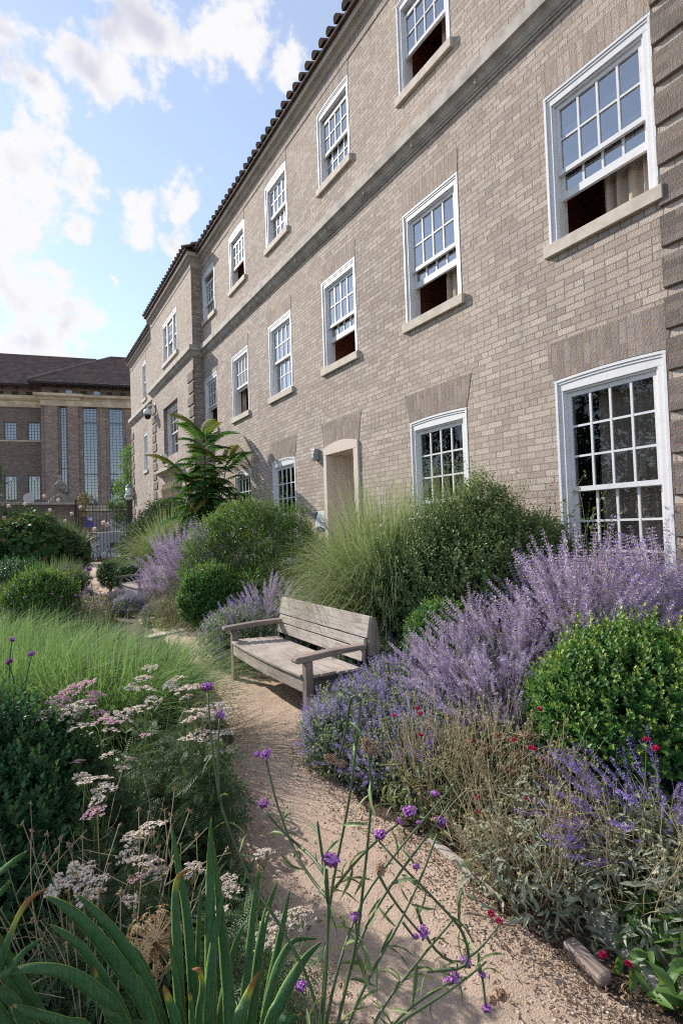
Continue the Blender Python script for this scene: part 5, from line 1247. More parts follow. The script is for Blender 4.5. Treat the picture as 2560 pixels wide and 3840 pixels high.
def yarrow(label, heads, seed, nl=700, kinds=('cream',), group='yarrow plants', fol='feather'):
    g_ = np.random.default_rng(seed); W_ = np.array([at(a, b, c) for a, b, c, _, _ in heads]); cx, cy = W_[:, 0].mean(), W_[:, 1].mean()+.1
    t = empty_plant('yarrow', label, 'yarrow', cx, cy, group); L = W_-np.array([cx, cy, 0])
    b_ = np.concatenate([L[:, :2]*.45+g_.normal(0, .04, (len(L), 2)), np.zeros((len(L), 1))], 1); tip = L-np.array([0, 0, .05])
    P = bez(b_, np.concatenate([(b_[:, :2]*.6+tip[:, :2]*.4), (tip[:, 2:]*.6)], 1), tip, 8)
    foliage('stems', [stems(P, .0034, .0022)], LM['greenstem'], t)
    for i, (h_, (px, py, zc, s_, kd)) in enumerate(zip(L, heads)):
        src = yarrow_head(kd, i % 3)
        if src.parent is None and not src.get('used'): o = src; o['used'] = 1; o.parent = t
        else: o = src.copy(); col.objects.link(o); o.parent = t; cc_ = src.children[0].copy(); col.objects.link(cc_); cc_.parent = o
        if 'used' in o: pass
        o.location = h_; s_ *= 1.22; o.scale = (s_/.09, s_/.09*g_.uniform(.75, 1.0), s_/.09); o.rotation_euler = (g_.normal(0, .18), g_.normal(0, .18), g_.uniform(0, 6.28))
    # feathery leaves: rows of tiny leaflets on arching ribs
    vs, fs, ts = [], [], []; o_ = 0; lv, lf, _ = T_leaf(.020, .0042, .1, .1)
    for i in range(13):
        for s_ in (-1, 1):
            y_ = .10*i/13; sc_ = math.sin(math.pi*(i+1.5)/15)
            a = s_*R(60); M_ = np.array([[math.cos(a), math.sin(a), 0], [-math.sin(a), math.cos(a), 0], [0, 0, 1]])
            vs.append(lv*sc_@M_+np.array([0, y_, -.9*y_**2])); fs.append(lf+o_); o_ += 4; ts.append(np.zeros(4))
    TF = (np.concatenate(vs), np.concatenate(fs), np.concatenate(ts))
    k = nl; i0 = g_.integers(0, len(P), k); tt = g_.integers(0, 6, k); pos = P[i0, tt]+g_.normal(0, .03, (k, 3))*np.array([1, 1, .3]); pos[:, 2] = np.maximum(pos[:, 2], .02)
    foliage('foliage', [scatter(TF, pos, g_.normal(size=(k, 3))*.6+np.array([0, 0, 1]), g_.uniform(.6, 1.5, k))], LM[fol], t)
    return t
C, Pk = 'cream', 'pink'
yarrow('pink and cream yarrow in front of the green grass on the left', [(195, 1575, 2.7, .10, Pk), (160, 1592, 2.65, .12, Pk), (138, 1612, 2.6, .10, Pk), (218, 1598, 2.65, .09, Pk), (122, 1634, 2.55, .10, C), (182, 1626, 2.55, .14, C), (243, 1658, 2.45, .10, Pk), (110, 1650, 2.5, .09, C), (160, 1642, 2.55, .12, C), (185, 1673, 2.45, .12, C), (230, 1640, 2.6, .09, Pk), (205, 1612, 2.6, .07, Pk)], 1, 500)
yarrow('cream yarrow at the centre of the left bed before the grass', [(268, 1652, 2.5, .13, C), (310, 1634, 2.55, .12, C), (330, 1560, 2.85, .09, C), (345, 1536, 2.95, .08, C), (300, 1578, 2.8, .06, C), (332, 1585, 2.75, .11, C), (395, 1577, 2.8, .09, C), (432, 1585, 2.75, .14, C), (255, 1680, 2.4, .08, C), (300, 1745, 2.3, .07, C), (252, 1735, 2.3, .08, C), (350, 1612, 2.65, .09, C), (332, 1690, 2.4, .05, Pk), (283, 1765, 2.25, .06, C), (180, 1750, 2.3, .05, Pk)], 2, 1100)
yarrow('cream yarrow beside the path edge on the left', [(462, 1640, 2.55, .15, C), (500, 1636, 2.55, .12, C), (440, 1655, 2.5, .10, C), (470, 1690, 2.5, .14, C), (505, 1692, 2.5, .12, C), (440, 1700, 2.45, .10, C), (520, 1725, 2.5, .06, C), (430, 1602, 2.7, .07, C), (410, 1560, 2.9, .09, C), (480, 1740, 2.4, .05, C)], 3, 1300)
yarrow('greyish cream yarrow low in front of the dark box ball', [(215, 1797, 2.1, .12, C), (190, 1790, 2.15, .08, C), (240, 1815, 2.05, .08, C), (222, 1838, 2.0, .06, C), (218, 1868, 1.95, .08, Pk), (345, 1905, 1.9, .10, C), (318, 1920, 1.9, .07, C), (300, 1930, 1.88, .06, C), (336, 1984, 1.8, .11, C), (352, 2008, 1.78, .09, C), (320, 2020, 1.75, .06, Pk), (295, 1965, 1.85, .07, C)], 4, 800)
yarrow('fading cream yarrow at the foot of the box ball near the iris', [(168, 2022, 1.72, .13, C), (192, 2000, 1.76, .08, C), (215, 2035, 1.70, .09, C), (140, 2035, 1.72, .09, C), (205, 2062, 1.66, .07, C), (300, 2070, 1.66, .05, C)], 5, 450)
yarrow('cream yarrow between the iris leaves and the path', [(440, 2002, 1.75, .08, C), (520, 2030, 1.7, .07, C), (532, 2045, 1.68, .06, C), (505, 2092, 1.6, .05, C), (622, 2150, 1.5, .08, C), (640, 2125, 1.55, .09, C), (615, 2180, 1.46, .07, C), (690, 2095, 1.62, .07, C), (705, 2112, 1.6, .06, C), (605, 1962, 1.85, .07, C)], 6, 600)
for o in [x for x in col.objects if 'used' in x]: del o['used']

# ---- verbena
VH = []
VSTEM = plain('verbena stem', (.045, .08, .03), (.085, .12, .05), .55, 20)
def verbena_head(dry=False):
    g_ = np.random.default_rng(150+dry); k = 90; P = []
    for i in range(9):
        a = i*2.4; q = .017*math.sqrt(i/9.); c = np.array([q*math.cos(a), q*math.sin(a), .008-18*q*q]); d = g_.normal(size=(k//9, 3)); d[:, 2] = np.abs(d[:, 2])+.2; d /= np.linalg.norm(d, axis=1, keepdims=True); P.append(c+d*.0075)
    P = np.concatenate(P); n_ = len(P); v = np.array([(1, 0, .2), (.31, .95, .2), (-.81, .59, .2), (-.81, -.59, .2), (.31, -.95, .2), (0, 0, -.4)])*.0036
    f = np.array([(5, 0, 1), (5, 1, 2), (5, 2, 3), (5, 3, 4), (5, 4, 0)])
    a = scatter((v, f, np.zeros(6)), P, (P-np.array([0, 0, -.006]))*60+g_.normal(0, .3, P.shape), g_.uniform(.6, 1.3, n_))
    V, F, r, t_ = a; t_ = np.repeat(np.where(g_.random(n_) < .2, 1., 0.), 6)
    bv, bf, bt = T_ball(1.); c = np.stack([.013*np.cos(np.arange(9)*2.4)*np.sqrt(np.arange(9)/9.), .013*np.sin(np.arange(9)*2.4)*np.sqrt(np.arange(9)/9.), np.full(9, -.001)], 1)
    b_ = scatter((bv*np.array([1, 1, 1.3]), bf, np.ones(12)), c, np.tile([[0, 0, 1.]], (9, 1)), .0062)
    return foliage('flower_head', [(V, F, r, t_), b_], LM['dried' if dry else 'verb'], None)
def verbena(label, base, polys, heads, stubs_leaf=60, seed=1, thick=.0024, hs=1.0):
    thick *= 1.6; hs *= .86
    """polys: pixel/depth polylines (bottom last); heads: (px,py,zc,size,dry)"""
    global VH
    g_ = np.random.default_rng(seed); t = empty_plant('verbena', label, 'verbena', base[0], base[1]); L0 = np.array([base[0], base[1], 0])
    allp = []
    mb = MB()
    for pl in polys:
        pts = [np.array(at(*p))-L0 for p in pl]
        # smooth the polyline
        q = []
        for i in range(len(pts)-1):
            for u in (0, .33, .66): q.append(pts[i]*(1-u)+pts[i+1]*u)
        q.append(pts[-1])
        for _ in range(2): q = [q[0]]+[(q[i-1]+2*q[i]+q[i+1])/4 for i in range(1, len(q)-1)]+[q[-1]]
        MB().tube(q, [thick*(.75+.5*i/len(q)) for i in range(len(q))], 6).build('stem', VSTEM, t, True); allp += q[2:]
    for (px, py, zc, s_, dry) in heads:
        src = [h for h in VH if h[1] == dry]
        if not src: o = verbena_head(dry); VH.append((o, dry)); o.parent = t
        else: o = src[0][0].copy(); col.objects.link(o); o.parent = t
        o.location = Vector(np.array(at(px, py, zc))-L0); o.scale = (s_*hs,)*3; o.rotation_euler = (g_.normal(0, .25), g_.normal(0, .25), g_.uniform(0, 6))
    if stubs_leaf:
        i0 = g_.integers(0, len(allp), stubs_leaf); pos = np.array(allp)[i0]
        foliage('leaves', [scatter(T_leaf6(.075, .0095, .15, .35), pos, g_.normal(size=pos.shape)*.5+np.array([0, 0, .8]), g_.uniform(.4, 1.2, len(pos)))], LM['greenstem'], t)
    return t
def c4p(x, y, z): return ((900+x*.9227)/1.63265, (2600+y*.9227)/1.63265, z)
B_ = lambda x, z=1.12: c4p(x, 1500, z)
polys = [
 [c4p(492, 30, 1.22), c4p(470, 230, 1.21), c4p(440, 460, 1.2), c4p(400, 650, 1.18), c4p(365, 830, 1.16), c4p(345, 1130, 1.14), c4p(325, 1344, 1.13), (725, 2480, 1.12)],
 [c4p(520, 250, 1.15), c4p(537, 400, 1.15), c4p(520, 600, 1.14), c4p(500, 780, 1.14), c4p(480, 980, 1.13), c4p(430, 1200, 1.12), c4p(395, 1344, 1.11), (755, 2500, 1.10)],
 [c4p(352, 715, 1.12), c4p(360, 850, 1.12), c4p(355, 1000, 1.12), c4p(350, 1160, 1.11), c4p(332, 1344, 1.10), (730, 2500, 1.1)],
 [c4p(314, 520, 1.14), c4p(325, 600, 1.13), c4p(340, 700, 1.12), c4p(358, 850, 1.12)],
 [c4p(106, 270, 1.35), c4p(140, 420, 1.32), c4p(190, 570, 1.28), c4p(245, 690, 1.22), c4p(310, 780, 1.18), c4p(357, 835, 1.13)],
 [c4p(97, 475, 1.33), c4p(180, 570, 1.3), c4p(240, 620, 1.26), c4p(300, 670, 1.2), c4p(345, 740, 1.15)],
 [c4p(855, 440, 1.45), c4p(760, 580, 1.4), c4p(640, 740, 1.32), c4p(560, 860, 1.26), c4p(470, 1030, 1.2), c4p(420, 1230, 1.14)],
 [c4p(870, 370, 1.5), c4p(740, 520, 1.42), c4p(600, 690, 1.34), c4p(500, 830, 1.28), c4p(440, 980, 1.2), c4p(385, 1160, 1.15), c4p(350, 1344, 1.12)],
 [c4p(800, 570, 1.3), c4p(740, 740, 1.27), c4p(660, 910, 1.23), c4p(560, 1090, 1.18), c4p(480, 1240, 1.15), c4p(420, 1400, 1.12)],
 [c4p(560, 595, 1.34), c4p(610, 655, 1.3), c4p(700, 745, 1.28), c4p(860, 910, 1.25), c4p(910, 975, 1.24), c4p(945, 1120, 1.25), (980, 2230, 1.26)],
 [c4p(690, 495, 1.42), c4p(600, 560, 1.38), c4p(510, 640, 1.32), c4p(430, 730, 1.25), c4p(380, 800, 1.18)],
 [c4p(740, 985, 1.25), c4p(650, 880, 1.24), c4p(590, 790, 1.25), c4p(560, 730, 1.26)],
 [c4p(867, 920, 1.3), c4p(780, 1020, 1.25), c4p(690, 1130, 1.2), c4p(580, 1270, 1.15), c4p(520, 1400, 1.12)],
 [c4p(470, 925, 1.15), c4p(475, 1000, 1.14), c4p(450, 1120, 1.12)], [c4p(250, 1205, 1.1), c4p(280, 1300, 1.08), (712, 2480, 1.08)],
 [c4p(1000, 1090, 1.3), c4p(930, 1150, 1.28), c4p(820, 1230, 1.24), c4p(690, 1310, 1.2), c4p(620, 1360, 1.17), c4p(560, 1420, 1.14)],
 [(1150, 2120, 1.4), (1095, 2190, 1.36), (1040, 2220, 1.32), (980, 2165, 1.28), (955, 2080, 1.26)],
 [(1050, 2215, 1.32), (1045, 2250, 1.32), (1010, 2270, 1.3), (960, 2300, 1.26), (900, 2350, 1.22), (850, 2440, 1.18)],
 [(1100, 2240, 1.36), (1098, 2190, 1.36)], [(1115, 2315, 1.36), (1110, 2260, 1.36), (1100, 2215, 1.36)], [c4p(705, 990, 1.26), c4p(660, 930, 1.25)],
]
heads = [(*c4p(368, 685, 1.12), 1.15, False), (*c4p(106, 250, 1.35), .85, False), (*c4p(70, 250, 1.36), .5, False), (*c4p(96, 452, 1.33), .9, False), (*c4p(688, 485, 1.42), 1.1, False), (*c4p(570, 580, 1.34), 1.0, False), (*c4p(815, 525, 1.43), 1.0, False), (*c4p(790, 412, 1.5), .8, False), (*c4p(645, 520, 1.4), .6, False), (*c4p(470, 912, 1.15), .75, False), (*c4p(745, 972, 1.25), .85, False), (*c4p(712, 990, 1.26), .5, False), (*c4p(250, 1195, 1.1), .75, False), (*c4p(715, 706, 1.3), .55, False), (*c4p(728, 528, 1.42), .5, False),
 (1068, 2212, 1.32, .95, False), (1043, 2248, 1.32, 1.0, False), (1030, 2256, 1.32, .7, False), (1107, 2240, 1.36, .6, False), (1118, 2318, 1.36, .8, False), (*c4p(520, 225, 1.15), 1.0, True), (*c4p(512, 200, 1.15), .7, True), (*c4p(536, 240, 1.15), .8, True), (*c4p(375, 275, 1.25), .8, True), (*c4p(410, 290, 1.25), .8, True), (*c4p(355, 262, 1.25), .6, True), (*c4p(568, 722, 1.26), .9, True), (1150, 2290, 1.38, 1.1, True), (1130, 2300, 1.38, .8, True), (1018, 2196, 1.3, .5, True)]
polys.append([c4p(400, 265, 1.25), c4p(430, 160, 1.24), c4p(448, 15, 1.23), c4p(470, 10, 1.225), c4p(492, 28, 1.22)])
verbena('tall branching verbena with purple heads in the foreground beside the path', (.56, 1.03), polys, heads, 150, 1, .0021)
verbena('single slender verbena stem with two purple heads left of the bench', (.62, 1.15), [[(477, 1590, 1.55), (485, 1700, 1.5), (505, 1850, 1.45), (551, 1968, 1.4), (590, 2050, 1.36), (636, 2112, 1.3), (705, 2235, 1.25), (730, 2330, 1.2), (740, 2450, 1.18)], [(505, 1650, 1.52), (500, 1720, 1.5), (503, 1840, 1.45)]], [(477, 1580, 1.55, 1.15, False), (505, 1643, 1.52, .8, False)], 14, 2, .0022)
verbena('verbena with three purple heads standing in the left grass', (.1, 3.0), [[(23, 1525, 2.75), (40, 1600, 2.75), (55, 1700, 2.75), (60, 1850, 2.75)], [(73, 1508, 2.75), (60, 1560, 2.75), (50, 1650, 2.75)], [(28, 1474, 2.75), (20, 1540, 2.75), (30, 1650, 2.75)]], [(23, 1520, 2.75, 1.25, False), (73, 1503, 2.75, 1.1, False), (28, 1470, 2.75, 1.0, False)], 10, 3, .0026)
verbena('lone verbena head above the path near the second bench', (1.3, 5.9), [[(205, 1314, 5.2), (212, 1350, 5.2), (222, 1420, 5.2), (230, 1520, 5.2)]], [(205, 1309, 5.2, 1.6, False), (200, 1306, 5.2, 1.1, False)], 0, 4, .0024)
vp = [(155, 1302), (148, 1310), (163, 1318), (120, 1365), (142, 1372), (175, 1368), (186, 1370), (60, 1372), (240, 1400), (245, 1368)]
verbena('scattered small verbena heads behind the left grass mound', (.7, 8.2), [[(a, b+5, 7.6), (a+4, b+60, 7.6), (a+8, b+130, 7.6)] for a, b in vp], [(a, b, 7.6, 1.25, False) for a, b in vp], 0, 5, .0022)

# ---- iris: every sword leaf a part of its own
def iris_mat():
    m, t, b, out = new_mat('iris sword leaf')
    p = N(t, 'ShaderNodeAttribute', attribute_name='tip'); a = N(t, 'ShaderNodeAttribute', attribute_name='rnd')
    vein = noise(t, 34, 3, .5, stretch=(9, 9, .35))
    bump(t, b, vein, .5, .003)
    base = mixc(t, ramp(t, vein, .35, .65), (.048, .125, .05), (.085, .185, .07))
    edge_ = mixc(t, ramp(t, a.outputs['Fac'], .78, 1.0), base, (.30, .44, .12))  # lime rim: sunlight catching the leaf edges, painted into the colour
    edge_ = mixc(t, mth(t, 'MULTIPLY', ramp(t, noise(t, 60, 3, .6), .72, .8), .5), edge_, (.30, .26, .10))
    yel = mixc(t, ramp(t, p.outputs['Fac'], .25, .6), edge_, (.40, .38, .07))
    br = mixc(t, ramp(t, p.outputs['Fac'], .6, .85), yel, (.36, .17, .07))
    t.links.new(br, b.inputs['Base Color']); b.inputs['Roughness'].default_value = .52; b.inputs['Specular IOR Level'].default_value = .3
    tr = N(t, 'ShaderNodeBsdfTranslucent'); t.links.new(mixc(t, .5, br, (.2, .35, .05)), tr.inputs[0])
    ms = N(t, 'ShaderNodeMixShader'); ms.inputs[0].default_value = .3
    t.links.new(b.outputs[0], ms.inputs[1]); t.links.new(tr.outputs[0], ms.inputs[2]); t.links.new(ms.outputs[0], out.inputs[0])
    return m
IM = iris_mat(); IC = np.array([.40, 1.34, 0.])
ir = empty_plant('iris_clump', 'clump of broad green iris sword leaves with browning tips in the foreground', 'iris', IC[0], IC[1])
def c7(x, y, z): return (x*.7653/1.63265, (3000+y*.7653)/1.63265, z)
def blade(pts, w_, brown=0., face=0.2):
    """pts tip first, pixels in crop units + depth; brown = share of the tip that has withered"""
    P = [np.array(at(*c7(*p)))-IC for p in pts]
    last = P[-1]; foot = np.array([last[0]*.3+.0, last[1]*.3, .0]); P.append(last*.45+foot*.55+np.array([0, 0, max(0, last[2])*.05])); P.append(foot)
    q = []
    tt = np.linspace(0, len(P)-1, 26)
    for t_ in tt:                                   # Catmull-Rom
        i = min(int(t_), len(P)-2); u = t_-i; p0, p1, p2, p3 = P[max(i-1, 0)], P[i], P[i+1], P[min(i+2, len(P)-1)]
        q.append(.5*((2*p1)+(-p0+p2)*u+(2*p0-5*p1+4*p2-p3)*u*u+(-p0+3*p1-3*p2+p3)*u**3))
    q = np.array(q); d = np.gradient(q, axis=0); d /= np.linalg.norm(d, axis=1, keepdims=True)
    vw = np.array([IC[0], IC[1], .6])-EYE; vw /= np.linalg.norm(vw)
    side = np.cross(d, vw+np.array([face, 0, 0])); side /= np.linalg.norm(side, axis=1, keepdims=True); nr = np.cross(side, d)
    s_ = np.linspace(0, 1, 26); prof = np.minimum(1, (s_/.42))**.75; prof[0] = .02; prof *= 1-.15*s_
    V = []; r = []; tp = []
    for i in range(26):
        hw_ = w_*.34*prof[i]; wob = .0
        for (k, th) in ((-1, 0), (-.5, .0022), (0, .0032), (.5, .0022), (1, 0), (.5, -.0022), (0, -.0032), (-.5, -.0022)):
            V.append(q[i]+side[i]*hw_*k+nr[i]*(th*(.3+prof[i])+.004*k*math.sin(i*.5))); r.append(abs(k)); tp.append(min(1, max(0, 1-s_[i]/brown)*1.3) if brown else 0)
    F = []
    for i in range(25):
        for k in range(8): a = i*8+k; b_ = i*8+(k+1) % 8; F += [(a, b_, b_+8), (a, b_+8, a+8)]
    return npmesh('leaf', V, F, IM, ir, {'rnd': np.array(r), 'tip': np.array(tp)}, True)
for args in [
 ([(1035, 82, 1.38), (1030, 300, 1.36), (1030, 600, 1.33), (1035, 1100, 1.28)], .047, .05), ([(1045, 190, 1.40), (1075, 500, 1.37), (1105, 800, 1.34), (1125, 1100, 1.3)], .050, .03),
 ([(840, 118, 1.42), (875, 330, 1.40), (920, 600, 1.37), (960, 1100, 1.32)], .042, .03), ([(935, 335, 1.34), (872, 385, 1.34), (858, 520, 1.33), (872, 750, 1.31), (890, 1100, 1.28)], .040, .36),
 ([(222, 468, 1.25), (330, 530, 1.26), (450, 640, 1.27), (600, 830, 1.27), (760, 1100, 1.26)], .056, .05), ([(375, 458, 1.3), (470, 550, 1.3), (570, 660, 1.3), (690, 850, 1.29), (790, 1100, 1.27)], .050, .05),
 ([(242, 610, 1.2), (330, 665, 1.21), (420, 745, 1.22), (540, 930, 1.22), (620, 1100, 1.21)], .040, .02), ([(-20, 862, 1.12), (150, 822, 1.13), (330, 850, 1.15), (480, 945, 1.17), (600, 1100, 1.19)], .050, .0),
 ([(238, 432, 1.15), (160, 475, 1.14), (95, 560, 1.13), (45, 680, 1.12), (-10, 820, 1.12), (-60, 1000, 1.13)], .030, .55), ([(210, 676, 1.12), (120, 745, 1.12), (40, 835, 1.12), (-60, 950, 1.13)], .030, .03),
 ([(135, 250, 1.1), (70, 300, 1.1), (0, 355, 1.1), (-120, 480, 1.12)], .028, 0), ([(55, 395, 1.1), (0, 460, 1.1), (-120, 600, 1.12)], .026, 0),
 ([(58, 1000, 1.08), (180, 1045, 1.1), (330, 1095, 1.12), (450, 1160, 1.15)], .038, .08), ([(-20, 915, 1.08), (70, 990, 1.1), (150, 1110, 1.13)], .055, 0),
 ([(1275, 298, 1.44), (1250, 480, 1.42), (1220, 750, 1.38), (1185, 1100, 1.33)], .038, .12), ([(1365, 388, 1.46), (1310, 540, 1.43), (1270, 740, 1.4), (1230, 1100, 1.36)], .042, .06),
 ([(1422, 430, 1.46), (1385, 610, 1.43), (1340, 830, 1.4), (1290, 1100, 1.36)], .040, .04), ([(1100, 448, 1.33), (1065, 600, 1.32), (1035, 800, 1.3), (1020, 1100, 1.27)], .040, .06),
 ([(985, 428, 1.40), (975, 600, 1.38), (968, 850, 1.35), (965, 1100, 1.32)], .030, .03), ([(1272, 836, 1.22), (1230, 920, 1.22), (1195, 1010, 1.21), (1165, 1110, 1.2)], .042, .45),
 ([(800, 908, 1.17), (835, 1000, 1.18), (865, 1110, 1.19)], .042, .3), ([(672, 855, 1.18), (710, 960, 1.19), (750, 1110, 1.2)], .042, .02), ([(460, 815, 1.2), (495, 930, 1.2), (545, 1110, 1.21)], .024, .2),
 ([(940, 828, 1.2), (978, 840, 1.2), (992, 930, 1.21), (975, 1110, 1.22)], .028, .5), ([(930, 945, 1.17), (938, 1020, 1.18), (945, 1110, 1.2)], .026, .2), ([(830, 655, 1.3), (850, 800, 1.29), (870, 950, 1.28), (890, 1110, 1.27)], .030, .03),
 ([(1580, 690, 1.3), (1500, 770, 1.3), (1430, 880, 1.29), (1370, 1000, 1.28), (1320, 1110, 1.27)], .050, 0), ([(1560, 680, 1.34), (1440, 690, 1.34), (1370, 790, 1.33), (1330, 920, 1.31), (1290, 1110, 1.29)], .034, 0),
 ([(1480, 1048, 1.15), (1420, 1075, 1.16), (1370, 1120, 1.17)], .034, .15), ([(845, 760, 1.33), (862, 900, 1.31), (880, 1110, 1.29)], .034, .02), ([(1200, 600, 1.42), (1150, 720, 1.4), (1110, 900, 1.37), (1080, 1110, 1.33)], .040, .02), ([(520, 700, 1.34), (640, 720, 1.34), (720, 850, 1.32), (800, 1110, 1.28)], .036, .02),
 ([(640, 740, 1.36), (700, 800, 1.36), (750, 920, 1.34), (800, 1110, 1.31)], .034, .1), ([(470, 985, 1.15), (540, 1050, 1.16), (600, 1120, 1.18)], .026, .02)]: blade(*args)

# ---- dried allium globe
ac = np.array(at(355, 2165, 1.55)); al = empty_plant('allium', 'dried straw coloured allium seed globe behind the iris leaves', 'allium', ac[0], ac[1])
g_ = np.random.default_rng(5); k = 130; d = g_.normal(size=(k, 3)); d /= np.linalg.norm(d, axis=1, keepdims=True); L0 = np.array([0, 0, ac[2]])
P = np.stack([L0+d*0, L0+d*.045, L0+d*.085*g_.uniform(.85, 1.1, (k, 1))], 1); foliage('rays', [stems(P, .0016, .001)], LM['allium'], al)
st_v = []; lv, lf, _ = T_leaf(.015, .0045); lv = lv[:, [0, 2, 1]]
vs, fs = [], []
for i in range(5):
    a = 2*math.pi*i/5; M_ = np.array([[math.cos(a), -math.sin(a), 0], [math.sin(a), math.cos(a), 0], [0, 0, 1]]); q = T_leaf(.014, .005)[0]; vs.append(q@M_.T); fs.append(lf+4*i)
foliage('seed_stars', [scatter((np.concatenate(vs), np.concatenate(fs), np.zeros(20)), P[:, 2], d, 1.0)], LM['allium'], al)
foliage('stem', [stems(np.array([[(0, 0, 0), (.01, .01, ac[2]*.5), (0, 0, ac[2])]]), .004, .003)], LM['straw'], al)

# ---- low filler plants along the bed edges and under the flowers
def filler(name, label, x, y, r, h, n, leafT, mat, seed, cat='plant', tipp=.1):
    p, nn = lumps_surface([(0, 0, h*.3, r, r, h*.7), (r*.5, .3*r, h*.3, r*.6, r*.6, h*.7), (-r*.5, -.2*r, h*.25, r*.6, r*.6, h*.7)], n, .004, .6, seed, .3); g_ = np.random.default_rng(seed)
    o = foliage(name, [scatter(leafT, p, nn*.4+np.array([0, 0, .7])+g_.normal(0, .6, nn.shape), g_.uniform(.5, 1.3, len(p)), tipm=np.where(g_.random(len(p)) < tipp, 1., 0))], LM[mat]); o.location = (x, y, 0)
    return tag(o, label, cat)
T_F = T_leaf6(.06, .02, .2, .3); T_FL = T_leaf6(.09, .035, .2, .3)
filler('undergrowth_plant', 'feathery dark foliage under the yarrow beside the path', .72, 3.05, .40, .42, 2600, T_F, 'feather', 201)
filler('undergrowth_plant', 'dark leaves beneath the centre yarrow stems', .38, 2.72, .36, .36, 2400, T_F, 'feather', 202)
filler('undergrowth_plant', 'dark undergrowth between box ball and iris', .15, 2.05, .34, .26, 1600, T_F, 'feather', 203)
filler('undergrowth_plant', 'small leafy tufts behind the iris by the path', .66, 2.15, .20, .20, 900, T_F, 'feather', 204)
filler('undergrowth_plant', 'green leaves at the foot of the bright box ball', 2.75, 1.15, .40, .30, 1500, T_FL, 'olive', 205)
filler('undergrowth_plant', 'broad green leaves in the bottom right corner', 2.10, .98, .26, .22, 420, T_FL, 'choisya', 206)
filler('undergrowth_plant', 'mixed low greenery left of the far path', 1.15, 10.9, .40, .5, 1600, T_FL, 'olive', 207)
filler('undergrowth_plant', 'mixed low greenery by the far path near the tufted grass', 1.2, 12.5, .35, .45, 1300, T_FL, 'feather', 208)
filler('undergrowth_plant', 'mixed greenery at the left edge beyond the grasses', -.6, 11.6, .7, .85, 1800, T_FL, 'olive', 209)
filler('undergrowth_plant', 'leafy undergrowth behind the bench below the glossy shrub', 3.35, 4.3, .55, .45, 2200, T_FL, 'climber', 210)
filler('undergrowth_plant', 'leafy undergrowth along the wall behind the lilac sage', 4.5, 2.9, .5, .6, 1500, T_FL, 'climber', 211)
filler('undergrowth_plant', 'undergrowth at the foot of the far climber', 3.3, 15.2, .5, .7, 1200, T_FL, 'climber', 212)
filler('undergrowth_plant', 'green tufts among box mounds near the garden wall', 1.0, 18.5, .7, .9, 1200, T_FL, 'olive', 213)
filler('undergrowth_plant', 'greenery along the left of the far path by the gate', 1.0, 21.5, .7, .8, 1200, T_FL, 'climber', 214)
filler('undergrowth_plant', 'greenery along the building foot near the gate', 4.2, 20.5, .6, 1.2, 1600, T_FL, 'climber', 215)
filler('undergrowth_plant', 'dark shrub base between the far climber and the gate', 4.5, 25.5, .55, 1.3, 1000, T_FL, 'climber', 216)

# ---- tree of heaven against the wall: pinnate fronds on upright stems
def frond(n=13, L=.85, l=.15, w_=.05):
    vs, fs, ts = [], [], []; o_ = 0; lv, lf, _ = T_leaf6(l, w_, .15, .35)
    def rib(t): return np.array([0, L*t*(1-.18*t), .22*L*t-.45*L*t*t])
    for i in range(n):
        t = .12+.88*i/(n-1); sc_ = .55+.6*math.sin(math.pi*min(1, .15+.8*t)); c = rib(t)
        for s_ in (-1, 1):
            a = s_*R(68-20*t); M_ = np.array([[math.cos(a), math.sin(a), 0], [-math.sin(a), math.cos(a), 0], [0, 0, 1]])
            vs.append((lv*sc_)@M_+c); fs.append(lf+o_); o_ += len(lv); ts.append(np.full(len(lv), .1+.9*t))
    P = np.array([[rib(t) for t in np.linspace(0, 1, 7)]]); V, F, _, _ = stems(P, .006, .002); vs.append(V); fs.append(F+o_); ts.append(np.full(len(V), .3))
    v = np.concatenate(vs); return v, np.concatenate(fs), np.concatenate(ts)
def ailanthus():
    t = empty_plant('tree_of_heaven', 'young tree of heaven with long feathered leaves and orange tips by the bay', 'tree', 4.10, 12.9); g_ = np.random.default_rng(77)
    T = frond(14, 1.0, .24, .075); S = []
    mb = MB(); tops = [(0, 0, 4.15), (-.45, .35, 3.2), (.45, -.35, 3.35), (.1, .2, 2.7)]
    for tp in tops: mb.tube([(0, 0, 0), (tp[0]*.4, tp[1]*.4, tp[2]*.5), tp], [.035, .028, .012], 6)
    mb.build('trunk', BARK, t)
    pos, yd, tm = [], [], []
    for tp in tops:
        nf = 42 if tp[2] > 4 else 26
        for i in range(nf):
            u = i/(nf-1); z = tp[2]-u*2.0; a = i*2.4+g_.random(); pos.append((tp[0]*(z/tp[2]), tp[1]*(z/tp[2]), z))
            el = R(60-85*u**.55); yd.append((math.cos(el)*math.cos(a), math.cos(el)*math.sin(a), math.sin(el))); tm.append(.9 if u < .06 or (g_.random() < .05) else .0)
    pos = np.array(pos); yd = np.array(yd); n = len(pos)
    up = np.array([0, 0, 1.]); X = np.cross(yd, up); X /= np.linalg.norm(X, axis=1, keepdims=True)+1e-9; Z = np.cross(X, yd)
    Rm = np.stack([X, yd, Z], axis=2); v, f, tp_ = T; s_ = g_.uniform(.75, 1.15, n)
    V = np.einsum('nij,kj->nki', Rm, v)*s_[:, None, None]+pos[:, None]; F = f[None]+(np.arange(n)*len(v))[:, None, None]
    npmesh('crown', V.reshape(-1, 3), F.reshape(-1, 3), LM['ail'], t, {'rnd': g_.random(n*len(v)), 'tip': (tp_[None]*np.array(tm)[:, None]).ravel()})
ailanthus()

